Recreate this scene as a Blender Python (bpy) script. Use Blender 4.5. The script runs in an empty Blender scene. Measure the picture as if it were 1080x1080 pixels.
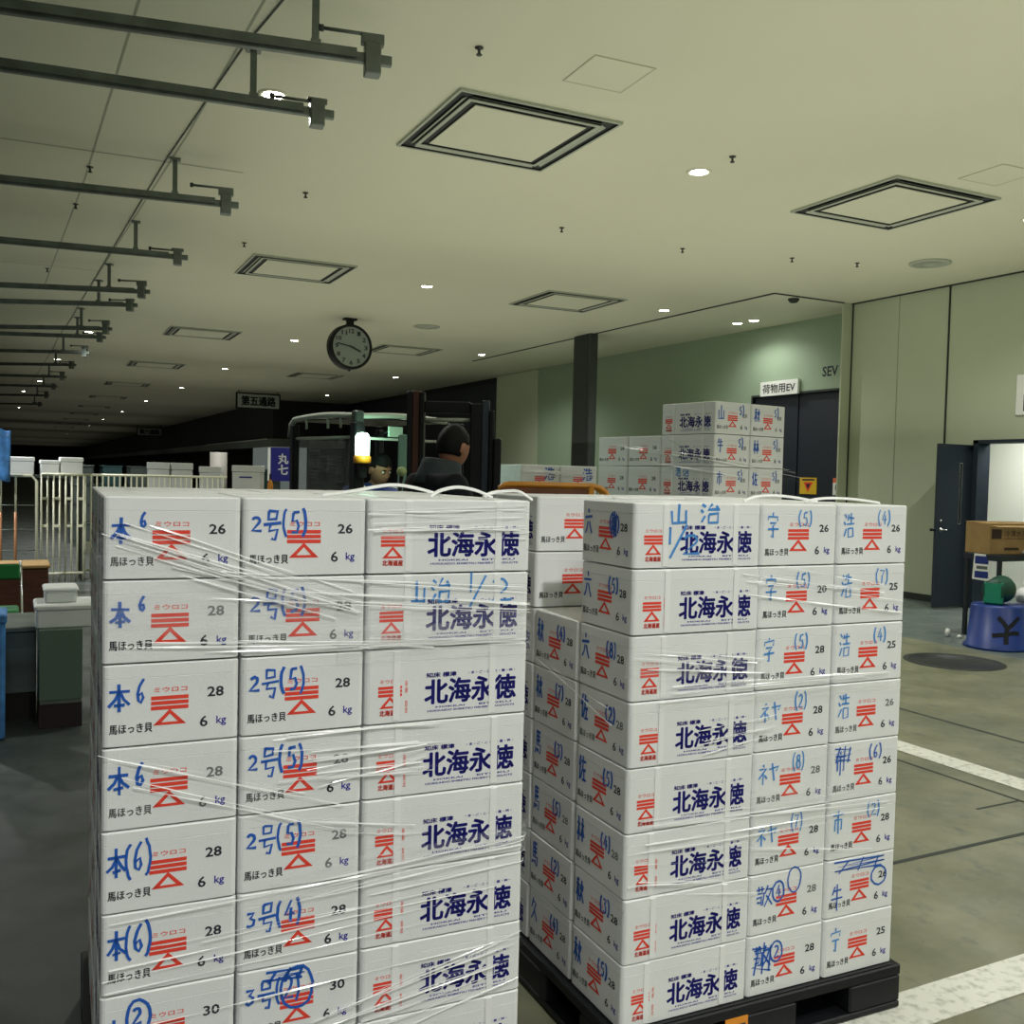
import bpy, math, random
from mathutils import Vector, Matrix

S = bpy.context.scene
COL = S.collection
PI = math.pi
rnd = random.Random(7)

# ------------------------------------------------------------------ camera, world, exposure
YAW, PITCH, ROLL, EYE = math.radians(27.1), .0374, .0234, 1.739
cd = bpy.data.cameras.new('camera')
cam = bpy.data.objects.new('camera', cd)
COL.objects.link(cam)
cd.sensor_fit = 'HORIZONTAL'
cd.sensor_width = 36.0
cd.lens = 1024.0 / 1080.0 * 36.0
cd.clip_start, cd.clip_end = .05, 400
_f = Vector((0, math.cos(PITCH), -math.sin(PITCH)))
_u = Vector((0, math.sin(PITCH), math.cos(PITCH)))
_r = Vector((1, 0, 0))
_r2 = math.cos(ROLL) * _r + math.sin(ROLL) * _u
_u2 = -math.sin(ROLL) * _r + math.cos(ROLL) * _u
_rz = Matrix.Rotation(-YAW, 3, 'Z')
_f, _r2, _u2 = _rz @ _f, _rz @ _r2, _rz @ _u2
_m = Matrix((_r2, _u2, -_f)).transposed().to_4x4()
_m.translation = Vector((0, 0, EYE))
cam.matrix_world = _m
S.camera = cam

W = bpy.data.worlds.new('world')
S.world = W
W.use_nodes = True
W.node_tree.nodes['Background'].inputs[0].default_value = (.62, .72, .66, 1)
W.node_tree.nodes['Background'].inputs[1].default_value = .16

S.view_settings.view_transform = 'Standard'
S.view_settings.look = 'None'
S.view_settings.gamma = 1
S.view_settings.use_curve_mapping = False
S.view_settings.exposure = 0.0
LAMP_W = 350.0
LAMP_C = (1.0, .985, .94)

def ceiling_fill(y, x, sx, sy, power, z=2.45):
    # added fill with no fixture in the hall, brightens the ceiling from below
    l = bpy.data.lights.new('added_ceiling_fill', 'AREA')
    l.shape = 'RECTANGLE'; l.size = sx; l.size_y = sy; l.energy = power; l.color = (1.0, .97, .84)
    o = bpy.data.objects.new('added_ceiling_fill', l); COL.objects.link(o)
    o.location = (x, y, z); o.rotation_euler = (PI, 0, 0)
for y_, x_, p_ in ((-5, 6, 95), (2.0, 6.3, 118), (9.0, 6.6, 98), (16.5, 6.3, 62), (24, 5.5, 40), (32, 5.0, 28), (41, 4.5, 22), (52, 4, 18), (66, 3.5, 16), (84, 3, 14), (105, 2.5, 16), (130, 2.5, 16), (155, 2.5, 14)):
    ceiling_fill(y_, x_, 10, 6.5 if y_ < 40 else 12 if y_ < 100 else 22, p_)
try:
    S.cycles.use_denoising = True
    S.cycles.max_bounces = 8
    S.cycles.transparent_max_bounces = 24
    S.cycles.sample_clamp_indirect = 6
    S.cycles.caustics_reflective = False
    S.cycles.caustics_refractive = False
except Exception:
    pass

# ------------------------------------------------------------------ materials
MATS = {}
def mat(name, col, rough=.5, metal=0., emit=0., alpha=1., noise=0., nscale=8., bump=0., bscale=60., spec=.5, ecol=None, stretch=None, trans=0.):
    if name in MATS:
        return MATS[name]
    m = bpy.data.materials.new(name)
    m.use_nodes = True
    nt = m.node_tree
    b = nt.nodes['Principled BSDF']
    b.inputs['Base Color'].default_value = (*col, 1)
    b.inputs['Roughness'].default_value = rough
    b.inputs['Metallic'].default_value = metal
    b.inputs['Specular IOR Level'].default_value = spec
    b.inputs['Alpha'].default_value = alpha
    b.inputs['Transmission Weight'].default_value = trans
    if emit:
        b.inputs['Emission Color'].default_value = (*(ecol or col), 1)
        b.inputs['Emission Strength'].default_value = emit
    if noise or bump:
        tc = nt.nodes.new('ShaderNodeTexCoord')
        mp = nt.nodes.new('ShaderNodeMapping')
        nt.links.new(tc.outputs['Object'], mp.inputs[0])
        if stretch:
            mp.inputs['Scale'].default_value = stretch
    if noise:
        n = nt.nodes.new('ShaderNodeTexNoise')
        n.inputs['Scale'].default_value = nscale
        n.inputs['Detail'].default_value = 4
        nt.links.new(mp.outputs[0], n.inputs['Vector'])
        r = nt.nodes.new('ShaderNodeValToRGB')
        r.color_ramp.elements[0].position = .3
        r.color_ramp.elements[1].position = .7
        r.color_ramp.elements[0].color = (*[c * (1 - noise) for c in col], 1)
        r.color_ramp.elements[1].color = (*[min(1, c * (1 + noise)) for c in col], 1)
        nt.links.new(n.outputs['Fac'], r.inputs[0])
        nt.links.new(r.outputs[0], b.inputs['Base Color'])
    if bump:
        n2 = nt.nodes.new('ShaderNodeTexNoise')
        n2.inputs['Scale'].default_value = bscale
        nt.links.new(mp.outputs[0], n2.inputs['Vector'])
        bp = nt.nodes.new('ShaderNodeBump')
        bp.inputs['Strength'].default_value = bump
        bp.inputs['Distance'].default_value = .01
        nt.links.new(n2.outputs['Fac'], bp.inputs['Height'])
        nt.links.new(bp.outputs[0], b.inputs['Normal'])
    MATS[name] = m
    return m

EPS = mat('foam_white', (.775, .80, .80), .55, noise=.03, nscale=5, bump=.06, bscale=180)
LID = mat('foam_lid_white', (.79, .815, .815), .55, noise=.02, nscale=6, bump=.06, bscale=180)
RED = mat('print_red', (.80, .055, .03), .6)
NAVY = mat('print_navy', (.016, .016, .30), .6)
INK = mat('stamp_black', (.018, .022, .035), .6)
INKG = mat('stamp_grey', (.16, .18, .18), .6)
BLUE = mat('marker_blue', (.015, .11, .50), .5)
BLUEL = mat('marker_light_blue', (.06, .27, .68), .5)
STRAP = mat('strap_white', (.84, .86, .86), .3)
BLACKP = mat('black_plastic', (.006, .007, .009), .5, spec=.3)
CEIL = mat('ceiling_paint', (.70, .705, .54), .55, noise=.03, nscale=.4)
CEILP = mat('panel_paint', (.70, .71, .54), .5)
SLOT = mat('slot_dark', (.012, .016, .016), .6)
FRAMEG = mat('panel_frame', (.42, .46, .37), .45)
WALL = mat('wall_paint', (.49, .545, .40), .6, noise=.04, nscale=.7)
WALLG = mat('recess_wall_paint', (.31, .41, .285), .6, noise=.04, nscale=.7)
GAP = mat('dark_joint', (.02, .03, .026), .7)
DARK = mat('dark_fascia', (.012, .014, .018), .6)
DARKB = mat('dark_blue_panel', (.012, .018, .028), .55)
STEEL = mat('galvanised_steel', (.17, .20, .18), .45, .75, noise=.2, nscale=6)
STEELD = mat('dark_steel', (.055, .065, .06), .5, .5)
DOORM = mat('door_slate', (.022, .032, .048), .45)
CHROME = mat('chrome', (.6, .62, .62), .2, 1)
WHITEP = mat('white_plate', (.82, .84, .80), .5)
YELLOW = mat('warning_yellow', (.75, .48, .03), .5)
CARD = mat('cardboard', (.36, .23, .09), .75, noise=.1, nscale=9)
CARDD = mat('cardboard_dark_print', (.05, .03, .02), .75)
BLUEP = mat('blue_plastic', (.004, .03, .20), .4, noise=.15, nscale=6)
GREENP = mat('green_plastic', (.006, .06, .04), .4)
GREENC = mat('green_vinyl', (.01, .16, .035), .4)
GLOW = mat('lamp_lens', (1, .98, .9), .3, emit=28, ecol=(1, .98, .88))
BAR = mat('cream_bars', (.75, .76, .60), .45)
ORANGE = mat('amber_plastic', (.75, .27, .02), .4)
SKIN = mat('skin', (.33, .16, .10), .55, spec=.3)
HAIR = mat('hair_black', (.003, .003, .003), .65, spec=.2, bump=.3, bscale=150, stretch=(1, 1, 6))
JACK = mat('dark_jacket', (.004, .006, .010), .8, spec=.2, noise=.25, nscale=14)
JACKG = mat('grey_collar', (.028, .04, .048), .8, noise=.15, nscale=40)
JACKB = mat('blue_jacket', (.012, .05, .30), .6)
TROU = mat('dark_trousers', (.015, .016, .02), .8)
EYEW = mat('eye_white', (.6, .58, .55), .3)
LIP = mat('lip', (.27, .10, .08), .5)
YFR = mat('yellow_paint', (.48, .20, .01), .35, noise=.12, nscale=12)
BROWNP = mat('brown_panel', (.13, .045, .012), .45, noise=.3, nscale=7)

def floor_material():
    m = bpy.data.materials.new('concrete_floor')
    m.use_nodes = True
    nt = m.node_tree
    N, Lk = nt.nodes.new, nt.links.new
    b = nt.nodes['Principled BSDF']
    tc = N('ShaderNodeTexCoord')
    def noise(sc, det, lo, hi, sx=(1, 1, 1)):
        mp = N('ShaderNodeMapping'); mp.inputs['Scale'].default_value = sx
        Lk(tc.outputs['Object'], mp.inputs[0])
        n = N('ShaderNodeTexNoise'); n.inputs['Scale'].default_value = sc; n.inputs['Detail'].default_value = det
        n.inputs['Roughness'].default_value = .65
        Lk(mp.outputs[0], n.inputs['Vector'])
        r = N('ShaderNodeMapRange'); r.inputs[1].default_value = lo; r.inputs[2].default_value = hi
        Lk(n.outputs['Fac'], r.inputs[0])
        return r.outputs[0]
    def mix(fac, a, c):
        x = N('ShaderNodeMix'); x.data_type = 'RGBA'
        if isinstance(fac, float): x.inputs[0].default_value = fac
        else: Lk(fac, x.inputs[0])
        for sck, val in ((6, a), (7, c)):
            if isinstance(val, tuple): x.inputs[sck].default_value = (*val, 1)
            else: Lk(val, x.inputs[sck])
        return x.outputs[2]
    base = mix(noise(1.4, 6, .35, .7), (.115, .125, .078), (.225, .225, .140))
    base = mix(noise(9, 5, .55, .75, (1, .6, 1)), base, (.085, .10, .08))
    base = mix(noise(30, 2, .70, .78), base, (.03, .035, .03))
    # the painted walkway strip along the wall is a cooler grey
    sep = N('ShaderNodeSeparateXYZ'); Lk(tc.outputs['Object'], sep.inputs[0])
    r = N('ShaderNodeMapRange'); r.inputs[1].default_value = 9.02; r.inputs[2].default_value = 9.10
    Lk(sep.outputs[0], r.inputs[0])
    base = mix(r.outputs[0], base, mix(noise(3, 5, .3, .7), (.085, .11, .105), (.12, .15, .135)))
    # the fish hall side on the left is darker
    r2 = N('ShaderNodeMapRange'); r2.inputs[1].default_value = 1.5; r2.inputs[2].default_value = 1.2
    Lk(sep.outputs[0], r2.inputs[0])
    base = mix(r2.outputs[0], base, mix(noise(3, 5, .3, .7), (.035, .045, .045), (.06, .075, .07)))
    Lk(base, b.inputs['Base Color'])
    rr = N('ShaderNodeMapRange'); rr.inputs[3].default_value = .32; rr.inputs[4].default_value = .62
    Lk(noise(2.5, 4, .3, .7), rr.inputs[0]); Lk(rr.outputs[0], b.inputs['Roughness'])
    return m
FLOORM = floor_material()

def paint_material():
    m = mat('road_paint_white', (.66, .67, .60), .6)
    nt = m.node_tree
    n = nt.nodes.new('ShaderNodeTexNoise'); n.inputs['Scale'].default_value = 26; n.inputs['Detail'].default_value = 6
    tc = nt.nodes.new('ShaderNodeTexCoord'); nt.links.new(tc.outputs['Object'], n.inputs['Vector'])
    r = nt.nodes.new('ShaderNodeValToRGB')
    r.color_ramp.elements[0].position = .3; r.color_ramp.elements[0].color = (.40, .42, .36, 1)
    r.color_ramp.elements[1].position = .5; r.color_ramp.elements[1].color = (.68, .69, .62, 1)
    nt.links.new(n.outputs['Fac'], r.inputs[0])
    nt.links.new(r.outputs[0], nt.nodes['Principled BSDF'].inputs['Base Color'])
    return m
PAINT = paint_material()

def film_material(name, cover, rough):
    m = bpy.data.materials.new(name)
    m.use_nodes = True
    nt = m.node_tree
    N, Lk = nt.nodes.new, nt.links.new
    b = nt.nodes['Principled BSDF']
    b.inputs['Base Color'].default_value = (.86, .88, .88, 1)
    b.inputs['Roughness'].default_value = rough
    b.inputs['Specular IOR Level'].default_value = .9
    t = N('ShaderNodeBsdfTransparent')
    mx = N('ShaderNodeMixShader')
    tc = N('ShaderNodeTexCoord')
    mp = N('ShaderNodeMapping'); mp.inputs['Scale'].default_value = (1.2, 1.2, 26)
    Lk(tc.outputs['Object'], mp.inputs[0])
    n = N('ShaderNodeTexNoise'); n.inputs['Scale'].default_value = 5; n.inputs['Detail'].default_value = 5
    Lk(mp.outputs[0], n.inputs['Vector'])
    r = N('ShaderNodeMapRange'); r.inputs[1].default_value = .42; r.inputs[2].default_value = .72
    r.inputs[3].default_value = cover * .25; r.inputs[4].default_value = cover
    Lk(n.outputs['Fac'], r.inputs[0])
    bp = N('ShaderNodeBump'); bp.inputs['Strength'].default_value = .5; bp.inputs['Distance'].default_value = .004
    Lk(n.outputs['Fac'], bp.inputs['Height']); Lk(bp.outputs[0], b.inputs['Normal'])
    Lk(r.outputs[0], mx.inputs[0]); Lk(t.outputs[0], mx.inputs[1]); Lk(b.outputs[0], mx.inputs[2])
    Lk(mx.outputs[0], nt.nodes['Material Output'].inputs['Surface'])
    return m
FILM = film_material('stretch_film', .15, .14)
FILMB = mat('stretch_film_fold', (.92, .94, .94), .22, spec=.9, alpha=.72)  # white tone of these film strips stands in for the glints
FILMW = film_material('stretch_film_sheet', .20, .12)
VINYL = film_material('clear_vinyl', .34, .08)

# ------------------------------------------------------------------ mesh helpers
class MB:
    def __init__(self):
        self.v, self.f, self.mi, self.sm, self.mats = [], [], [], [], []
    def slot(self, m):
        if m not in self.mats:
            self.mats.append(m)
        return self.mats.index(m)
    def add(self, vs, fs, m, M=None, smooth=False):
        o = len(self.v); k = self.slot(m)
        if M is not None:
            self.v += [tuple(M @ Vector(p)) for p in vs]
        else:
            self.v += [tuple(p) for p in vs]
        for q in fs:
            self.f.append(tuple(i + o for i in q)); self.mi.append(k); self.sm.append(smooth)
        return self
    def box(self, x0, x1, y0, y1, z0, z1, m, M=None, c=0.):
        if c <= 0:
            vs = [(x, y, z) for z in (z0, z1) for y in (y0, y1) for x in (x0, x1)]
            fs = [(0, 2, 3, 1), (4, 5, 7, 6), (0, 1, 5, 4), (2, 6, 7, 3), (0, 4, 6, 2), (1, 3, 7, 5)]
            return self.add(vs, fs, m, M)
        out = [(x0 + c, y0), (x1 - c, y0), (x1, y0 + c), (x1, y1 - c), (x1 - c, y1), (x0 + c, y1), (x0, y1 - c), (x0, y0 + c)]
        return self.prism(out, z0, z1, m, M, c)
    def prism(self, out, z0, z1, m, M=None, c=0., smooth=False):
        n = len(out)
        cx = sum(p[0] for p in out) / n; cy = sum(p[1] for p in out) / n
        def ins(d):
            r = []
            for x, y in out:
                dx, dy = x - cx, y - cy; l = math.hypot(dx, dy) or 1
                r.append((x - (d if dx > 1e-6 else -d if dx < -1e-6 else 0), y - (d if dy > 1e-6 else -d if dy < -1e-6 else 0)))
            return r
        if c > 0:
            rings = [(ins(c), z0), (out, z0 + c), (out, z1 - c), (ins(c), z1)]
        else:
            rings = [(out, z0), (out, z1)]
        vs = [(x, y, z) for o, z in rings for x, y in o]
        fs = []
        for k in range(len(rings) - 1):
            for i in range(n):
                j = (i + 1) % n
                fs.append((k * n + i, k * n + j, (k + 1) * n + j, (k + 1) * n + i))
        fs.append(tuple(range(n - 1, -1, -1)))
        fs.append(tuple((len(rings) - 1) * n + i for i in range(n)))
        return self.add(vs, fs, m, M, smooth)
    def rev(self, prof, m, M=None, n=24, smooth=True):
        vs, fs = [], []
        for r, z in prof:
            for i in range(n):
                a = 2 * PI * i / n
                vs.append((r * math.cos(a), r * math.sin(a), z))
        for k in range(len(prof) - 1):
            for i in range(n):
                j = (i + 1) % n
                fs.append((k * n + i, k * n + j, (k + 1) * n + j, (k + 1) * n + i))
        self.add(vs, fs, m, M, smooth)
        o = len(self.v) - len(vs); k = self.slot(m)
        for ring, rev in ((0, True), (len(prof) - 1, False)):
            if prof[ring][0] > 1e-6:
                q = [o + ring * n + i for i in range(n)]
                self.f.append(tuple(reversed(q)) if rev else tuple(q)); self.mi.append(k); self.sm.append(False)
        return self
    def tube(self, pts, r, m, n=8, closed=False):
        pts = [Vector(p) for p in pts]
        vs, fs = [], []
        K = len(pts)
        for i, p in enumerate(pts):
            a = pts[(i - 1) % K] if (closed or i) else pts[0]
            b = pts[(i + 1) % K] if (closed or i < K - 1) else pts[-1]
            d = (b - a).normalized()
            ref = Vector((0, 0, 1)) if abs(d.z) < .9 else Vector((1, 0, 0))
            s = d.cross(ref).normalized(); t = s.cross(d)
            rr = r[i] if isinstance(r, (list, tuple)) else r
            for j in range(n):
                an = 2 * PI * j / n
                vs.append(p + s * (rr * math.cos(an)) + t * (rr * math.sin(an)))
        for i in range(K if closed else K - 1):
            for j in range(n):
                a0, b0 = i * n, ((i + 1) % K) * n
                fs.append((a0 + j, a0 + (j + 1) % n, b0 + (j + 1) % n, b0 + j))
        if not closed:
            fs.append(tuple(range(n - 1, -1, -1))); fs.append(tuple((K - 1) * n + j for j in range(n)))
        return self.add(vs, fs, m, None, True)
    def mesh(self, name):
        me = bpy.data.meshes.new(name)
        me.from_pydata(self.v, [], self.f)
        for m in self.mats:
            me.materials.append(m)
        me.polygons.foreach_set('material_index', self.mi)
        me.polygons.foreach_set('use_smooth', self.sm)
        me.update()
        return me
    def obj(self, name, parent=None, loc=None, rz=0):
        return link(name, self.mesh(name), parent, loc, rz)

def link(name, data, parent=None, loc=None, rz=0):
    o = bpy.data.objects.new(name, data)
    COL.objects.link(o)
    if parent: o.parent = parent
    if loc is not None: o.location = loc
    if rz: o.rotation_euler = (0, 0, rz)
    return o

def tag(o, label, cat, group=None):
    o['label'] = label; o['category'] = cat
    if group: o['group'] = group
    return o
def thing(name, label, cat, loc=(0, 0, 0), rz=0, group=None):
    return tag(link(name, None, None, loc, rz), label, cat, group)
def struct(o, label=None):
    o['kind'] = 'structure'
    if label: o['label'] = label
    return o
def light(name, kind, power, col, parent=None, loc=(0, 0, 0), radius=.1, spot=None):
    l = bpy.data.lights.new(name, kind)
    l.energy = power; l.color = col
    l.shadow_soft_size = radius
    if spot: l.spot_size = spot; l.spot_blend = .6
    return link(name, l, parent, loc)

# text -> flat polygons, cached
_TX = {}
def text(s, bold=0., line=1.):
    k = (s, bold, line)
    if k in _TX: return _TX[k]
    c = bpy.data.curves.new('lettering', 'FONT')
    c.body = s; c.size = 1; c.offset = bold; c.resolution_u = 2; c.fill_mode = 'FRONT'; c.space_line = line
    o = bpy.data.objects.new('lettering', c); COL.objects.link(o)
    bpy.context.view_layer.update()
    dg = bpy.context.evaluated_depsgraph_get()
    me = o.evaluated_get(dg).to_mesh()
    vs = [(v.co.x, v.co.y) for v in me.vertices]
    fs = [tuple(p.vertices) for p in me.polygons]
    o.evaluated_get(dg).to_mesh_clear()
    bpy.data.objects.remove(o); bpy.data.curves.remove(c)
    if vs:
        x0 = min(v[0] for v in vs); x1 = max(v[0] for v in vs); y0 = min(v[1] for v in vs); y1 = max(v[1] for v in vs)
        vs = [((x - x0) / max(x1 - x0, 1e-6), (y - y0) / max(y1 - y0, 1e-6)) for x, y in vs]
    _TX[k] = (vs, fs)
    return _TX[k]

class Face:                                   # a flat face to print on: P origin, r right, u up, n outward, w/h size
    def __init__(self, P, r, u, w, h, e=.0006):
        self.r, self.u = Vector(r), Vector(u); self.n = self.r.cross(self.u)
        self.P = Vector(P) + self.n * e
        self.w, self.h = w, h
    def pt(self, x, y, lift=0.): return self.P + self.r * (x * self.w) + self.u * (y * self.h) + self.n * lift
    def flat(self, mb, vs, fs, m, x0, y0, x1, y1, lift=0.):
        mb.add([self.pt(x0 + a * (x1 - x0), y0 + b * (y1 - y0), lift) for a, b in vs], fs, m)
    def text(self, mb, s, m, x0, y0, x1, y1, bold=0., lift=0., line=1.):
        vs, fs = text(s, bold, line)
        self.flat(mb, vs, fs, m, x0, y0, x1, y1, lift)
    def btext(self, mb, s, m, x0, y0, x1, y1, b):
        # heavy lettering: the same glyphs laid over each other b metres apart
        for dx, dy in ((0, 0), (1, 0), (-1, 0), (0, .8), (0, -.8), (.7, .6), (-.7, .6), (.7, -.6), (-.7, -.6)):
            ax, ay = dx * b / self.w, dy * b / self.h
            self.text(mb, s, m, x0 + ax, y0 + ay, x1 + ax, y1 + ay, 0)
    def rect(self, mb, m, x0, y0, x1, y1, lift=0.):
        self.flat(mb, [(0, 0), (1, 0), (1, 1), (0, 1)], [(0, 1, 2, 3)], m, x0, y0, x1, y1, lift)
    def poly(self, mb, m, pts, lift=0.):
        mb.add([self.pt(x, y, lift) for x, y in pts], [tuple(range(len(pts)))], m)
    def stroke(self, mb, m, pts, t, lift=.0007):
        # a pen line of width t metres
        q = [(x * self.w, y * self.h) for x, y in pts]
        vs, fs = [], []
        for i, (x, y) in enumerate(q):
            a = q[max(i - 1, 0)]; b = q[min(i + 1, len(q) - 1)]
            dx, dy = b[0] - a[0], b[1] - a[1]; l = math.hypot(dx, dy) or 1
            nx, ny = -dy / l * t / 2, dx / l * t / 2
            vs += [(x + nx, y + ny), (x - nx, y - ny)]
        for i in range(len(q) - 1):
            fs.append((2 * i, 2 * i + 1, 2 * i + 3, 2 * i + 2))
        mb.add([self.P + self.r * x + self.u * y + self.n * lift for x, y in vs], fs, m)

# handwriting strokes in a unit cell, y up
def _arc(cx, cy, rx, ry, a0, a1, n=8):
    return [(cx + rx * math.cos(math.radians(a0 + (a1 - a0) * i / n)), cy + ry * math.sin(math.radians(a0 + (a1 - a0) * i / n))) for i in range(n + 1)]
TREE = [[(.05, .68), (.95, .7)], [(.5, 1), (.5, 0)], [(.48, .68), (.3, .4), (.02, .2)], [(.52, .68), (.7, .4), (.98, .2)]]
def half(st, x0, x1, y0=0, y1=1): return [[(x0 + x * (x1 - x0), y0 + y * (y1 - y0)) for x, y in s] for s in st]
WATER = [[(.1, .95), (.25, .8)], [(.02, .65), (.18, .52)], [(.05, .05), (.25, .35)]]
GL = {
 '本': TREE + [[(.28, .22), (.72, .24)]],
 '6': [[(.75, 1), (.4, .7), (.22, .35), (.3, .08), (.55, 0), (.75, .18), (.62, .4), (.3, .3)]],
 '2': [_arc(.45, .72, .3, .26, 160, -40) + [(.1, .04), (.9, .06)]],
 '3': [[(.15, .95), (.75, .97), (.4, .6), (.75, .45), (.7, .12), (.35, 0), (.1, .12)]],
 '4': [[(.6, 1), (.1, .35), (.9, .38)], [(.62, .7), (.58, 0)]],
 '5': [[(.8, .98), (.3, .95)], [(.3, .95), (.22, .55), (.6, .58), (.78, .3), (.6, .05), (.15, .05)]],
 '7': [[(.1, .95), (.85, .97), (.5, .5), (.4, 0)]],
 '8': [_arc(.5, .75, .25, .23, 0, 360, 12), _arc(.5, .27, .33, .27, 0, 360, 12)],
 '1': [[(.4, .85), (.55, 1), (.5, 0)]],
 '(': [_arc(.9, .5, .7, .6, 120, 240)], ')': [_arc(.1, .5, .7, .6, 60, -60)],
 'o': [_arc(.5, .5, .55, .6, 0, 360, 16)],
 '/': [[(.85, 1.15), (.1, -.25)]],
 '号': [[(.28, 1), (.26, .72), (.72, .74), (.76, 1.0), (.28, 1)], [(.02, .52), (.98, .56)], [(.36, .52), (.3, .3), (.76, .32), (.66, .0), (.45, .06)]],
 '六': [[(.5, 1), (.53, .8)], [(.02, .64), (.98, .68)], [(.4, .5), (.28, .2), (.05, 0)], [(.6, .5), (.75, .25), (.95, 0)]],
 '字': [[(.5, 1), (.5, .88)], [(.1, .68), (.1, .84), (.92, .86), (.86, .68)], [(.25, .6), (.75, .62), (.52, .45), (.52, .03), (.36, .1)], [(.05, .33), (.98, .36)]],
 '馬': [[(.25, 1), (.22, .35), (.9, .38), (.84, 0), (.68, .06)], [(.25, .97), (.84, .98)], [(.25, .77), (.8, .78)], [(.25, .57), (.8, .58)], [(.52, .95), (.52, .4)], [(.1, .22), (.03, 0)], [(.3, .22), (.3, .05)], [(.5, .22), (.52, .07)]],
 '秋': half(TREE, 0, .5) + [[(.4, .95), (.1, .85)], [(.62, .75), (.58, .5)], [(.95, .78), (.85, .5)], [(.76, .95), (.74, .45), (.55, .02)], [(.74, .45), (.98, .02)]],
 '佐': [[(.25, 1), (.02, .55)], [(.16, .72), (.16, 0)], [(.32, .76), (.98, .8)], [(.6, 1), (.52, .5), (.28, .05)], [(.5, .42), (.92, .44)], [(.7, .42), (.7, .04)], [(.42, .03), (.98, .05)]],
 '林': half(TREE, 0, .48) + half(TREE, .52, 1),
 '浩': WATER + [[(.45, .95), (.38, .72)], [(.4, .8), (.95, .82)], [(.66, 1), (.66, .56)], [(.3, .56), (.98, .58)], [(.45, .38), (.45, .02), (.88, .04), (.88, .4), (.45, .38)]],
 '市': [[(.5, 1), (.5, .85)], [(.02, .78), (.98, .8)], [(.2, .6), (.2, .15)], [(.2, .6), (.8, .62), (.8, .18), (.7, .2)], [(.5, .8), (.5, 0)]],
 '山': [[(.5, 1), (.5, .08)], [(.08, .65), (.1, .06), (.92, .08)], [(.92, .68), (.92, .02)]],
 '治': WATER + [[(.6, 1), (.4, .68), (.9, .72)], [(.78, .86), (.95, .62)], [(.42, .45), (.42, .02), (.88, .04), (.9, .47), (.42, .45)]],
 'ネ': [[(.5, 1), (.55, .88)], [(.15, .76), (.8, .8), (.05, .28)], [(.5, .55), (.5, 0)], [(.62, .45), (.9, .28)]],
 'ヤ': [[(.02, .66), (.95, .76), (.7, .5)], [(.3, .98), (.5, 0)]],
 '牛': [[(.3, .95), (.1, .6)], [(.2, .75), (.9, .77)], [(.02, .45), (.98, .48)], [(.52, 1), (.52, 0)]],
 '宁': [[(.5, 1), (.5, .88)], [(.1, .66), (.1, .82), (.92, .84), (.86, .66)], [(.2, .5), (.85, .52)], [(.54, .5), (.54, .02), (.36, .1)]],
 '久': [[(.4, 1), (.1, .5)], [(.32, .8), (.75, .82), (.45, .35), (.05, 0)], [(.5, .5), (.95, .02)]],
 '敬': [[(.05, .85), (.5, .87)], [(.18, 1), (.18, .72)], [(.38, 1), (.38, .72)], [(.12, .65), (.48, .67), (.44, .1), (.3, .15)], [(.08, .45), (.35, .47), (.32, .22), (.1, .22)], [(.7, 1), (.55, .6)], [(.62, .78), (.98, .8)], [(.9, .78), (.75, .35), (.5, 0)], [(.62, .55), (.78, .3), (.98, .02)]],
 '~': [[(0, .9), (1, .8), (.05, .6), (1, .5), (0, .3), (.95, .15)], [(.1, .1), (.3, .95)], [(.5, .05), (.6, 1)], [(.8, .1), (.9, .9)]],
}
def write(fc, mb, m, items, t=.0052, j=None):
    t *= 1.28
    # items: (char, x0, y0, x1, y1) in face fractions
    for ch, x0, y0, x1, y1 in items:
        for s in GL[ch]:
            pts = [(x0 + (x + (rnd.uniform(-.03, .03))) * (x1 - x0), y0 + (y + rnd.uniform(-.03, .03)) * (y1 - y0)) for x, y in s]
            fc.stroke(mb, m, pts, t * rnd.uniform(.85, 1.15))

# ------------------------------------------------------------------ foam boxes
PIT, SH, LG = .19, .3025, .4523          # pitch of a layer, short and long side
bw, bl, bh = SH - .005, LG - .005, .155  # the body of a box
lh = .030
def rrect(a, b, r, n=3):
    p = []
    for cx, cy, a0 in ((a / 2 - r, b / 2 - r, 0), (-a / 2 + r, b / 2 - r, 90), (-a / 2 + r, -b / 2 + r, 180), (a / 2 - r, -b / 2 + r, 270)):
        for i in range(n + 1):
            an = math.radians(a0 + 90 * i / n)
            p.append((cx + r * math.cos(an), cy + r * math.sin(an)))
    return p
FH = PIT                                  # faces are measured in whole-box heights
FACES = {
 '-y': Face((-bl / 2, -bw / 2, 0), (1, 0, 0), (0, 0, 1), bl, FH),
 '+y': Face((bl / 2, bw / 2, 0), (-1, 0, 0), (0, 0, 1), bl, FH),
 '+x': Face((bl / 2, -bw / 2, 0), (0, 1, 0), (0, 0, 1), bw, FH),
 '-x': Face((-bl / 2, bw / 2, 0), (0, -1, 0), (0, 0, 1), bw, FH),
}
def red_mark(fc, mb, x0, x1, yt, yb):
    # three bars over an outlined triangle
    h = yt - yb; w = x1 - x0; xm = (x0 + x1) / 2
    for k in range(3):
        a = yt - h * (.02 + .17 * k)
        fc.rect(mb, RED, x0, a - h * .125, x1, a)
    t = yt - h * .47; b = yb; o = w * .10; i = w * .15
    fc.poly(mb, RED, [(xm, t), (xm, t - h * .16), (x0 + o + i * 1.2, b + h * .09), (x0 + o - w * .04, b)])
    fc.poly(mb, RED, [(xm, t), (x1 - o + w * .04, b), (x1 - o - i * 1.2, b + h * .09), (xm, t - h * .16)])
    fc.poly(mb, RED, [(x0 + o - w * .04, b), (x1 - o + w * .04, b), (x1 - o - i * .4, b + h * .09), (x0 + o + i * .4, b + h * .09)])
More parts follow.
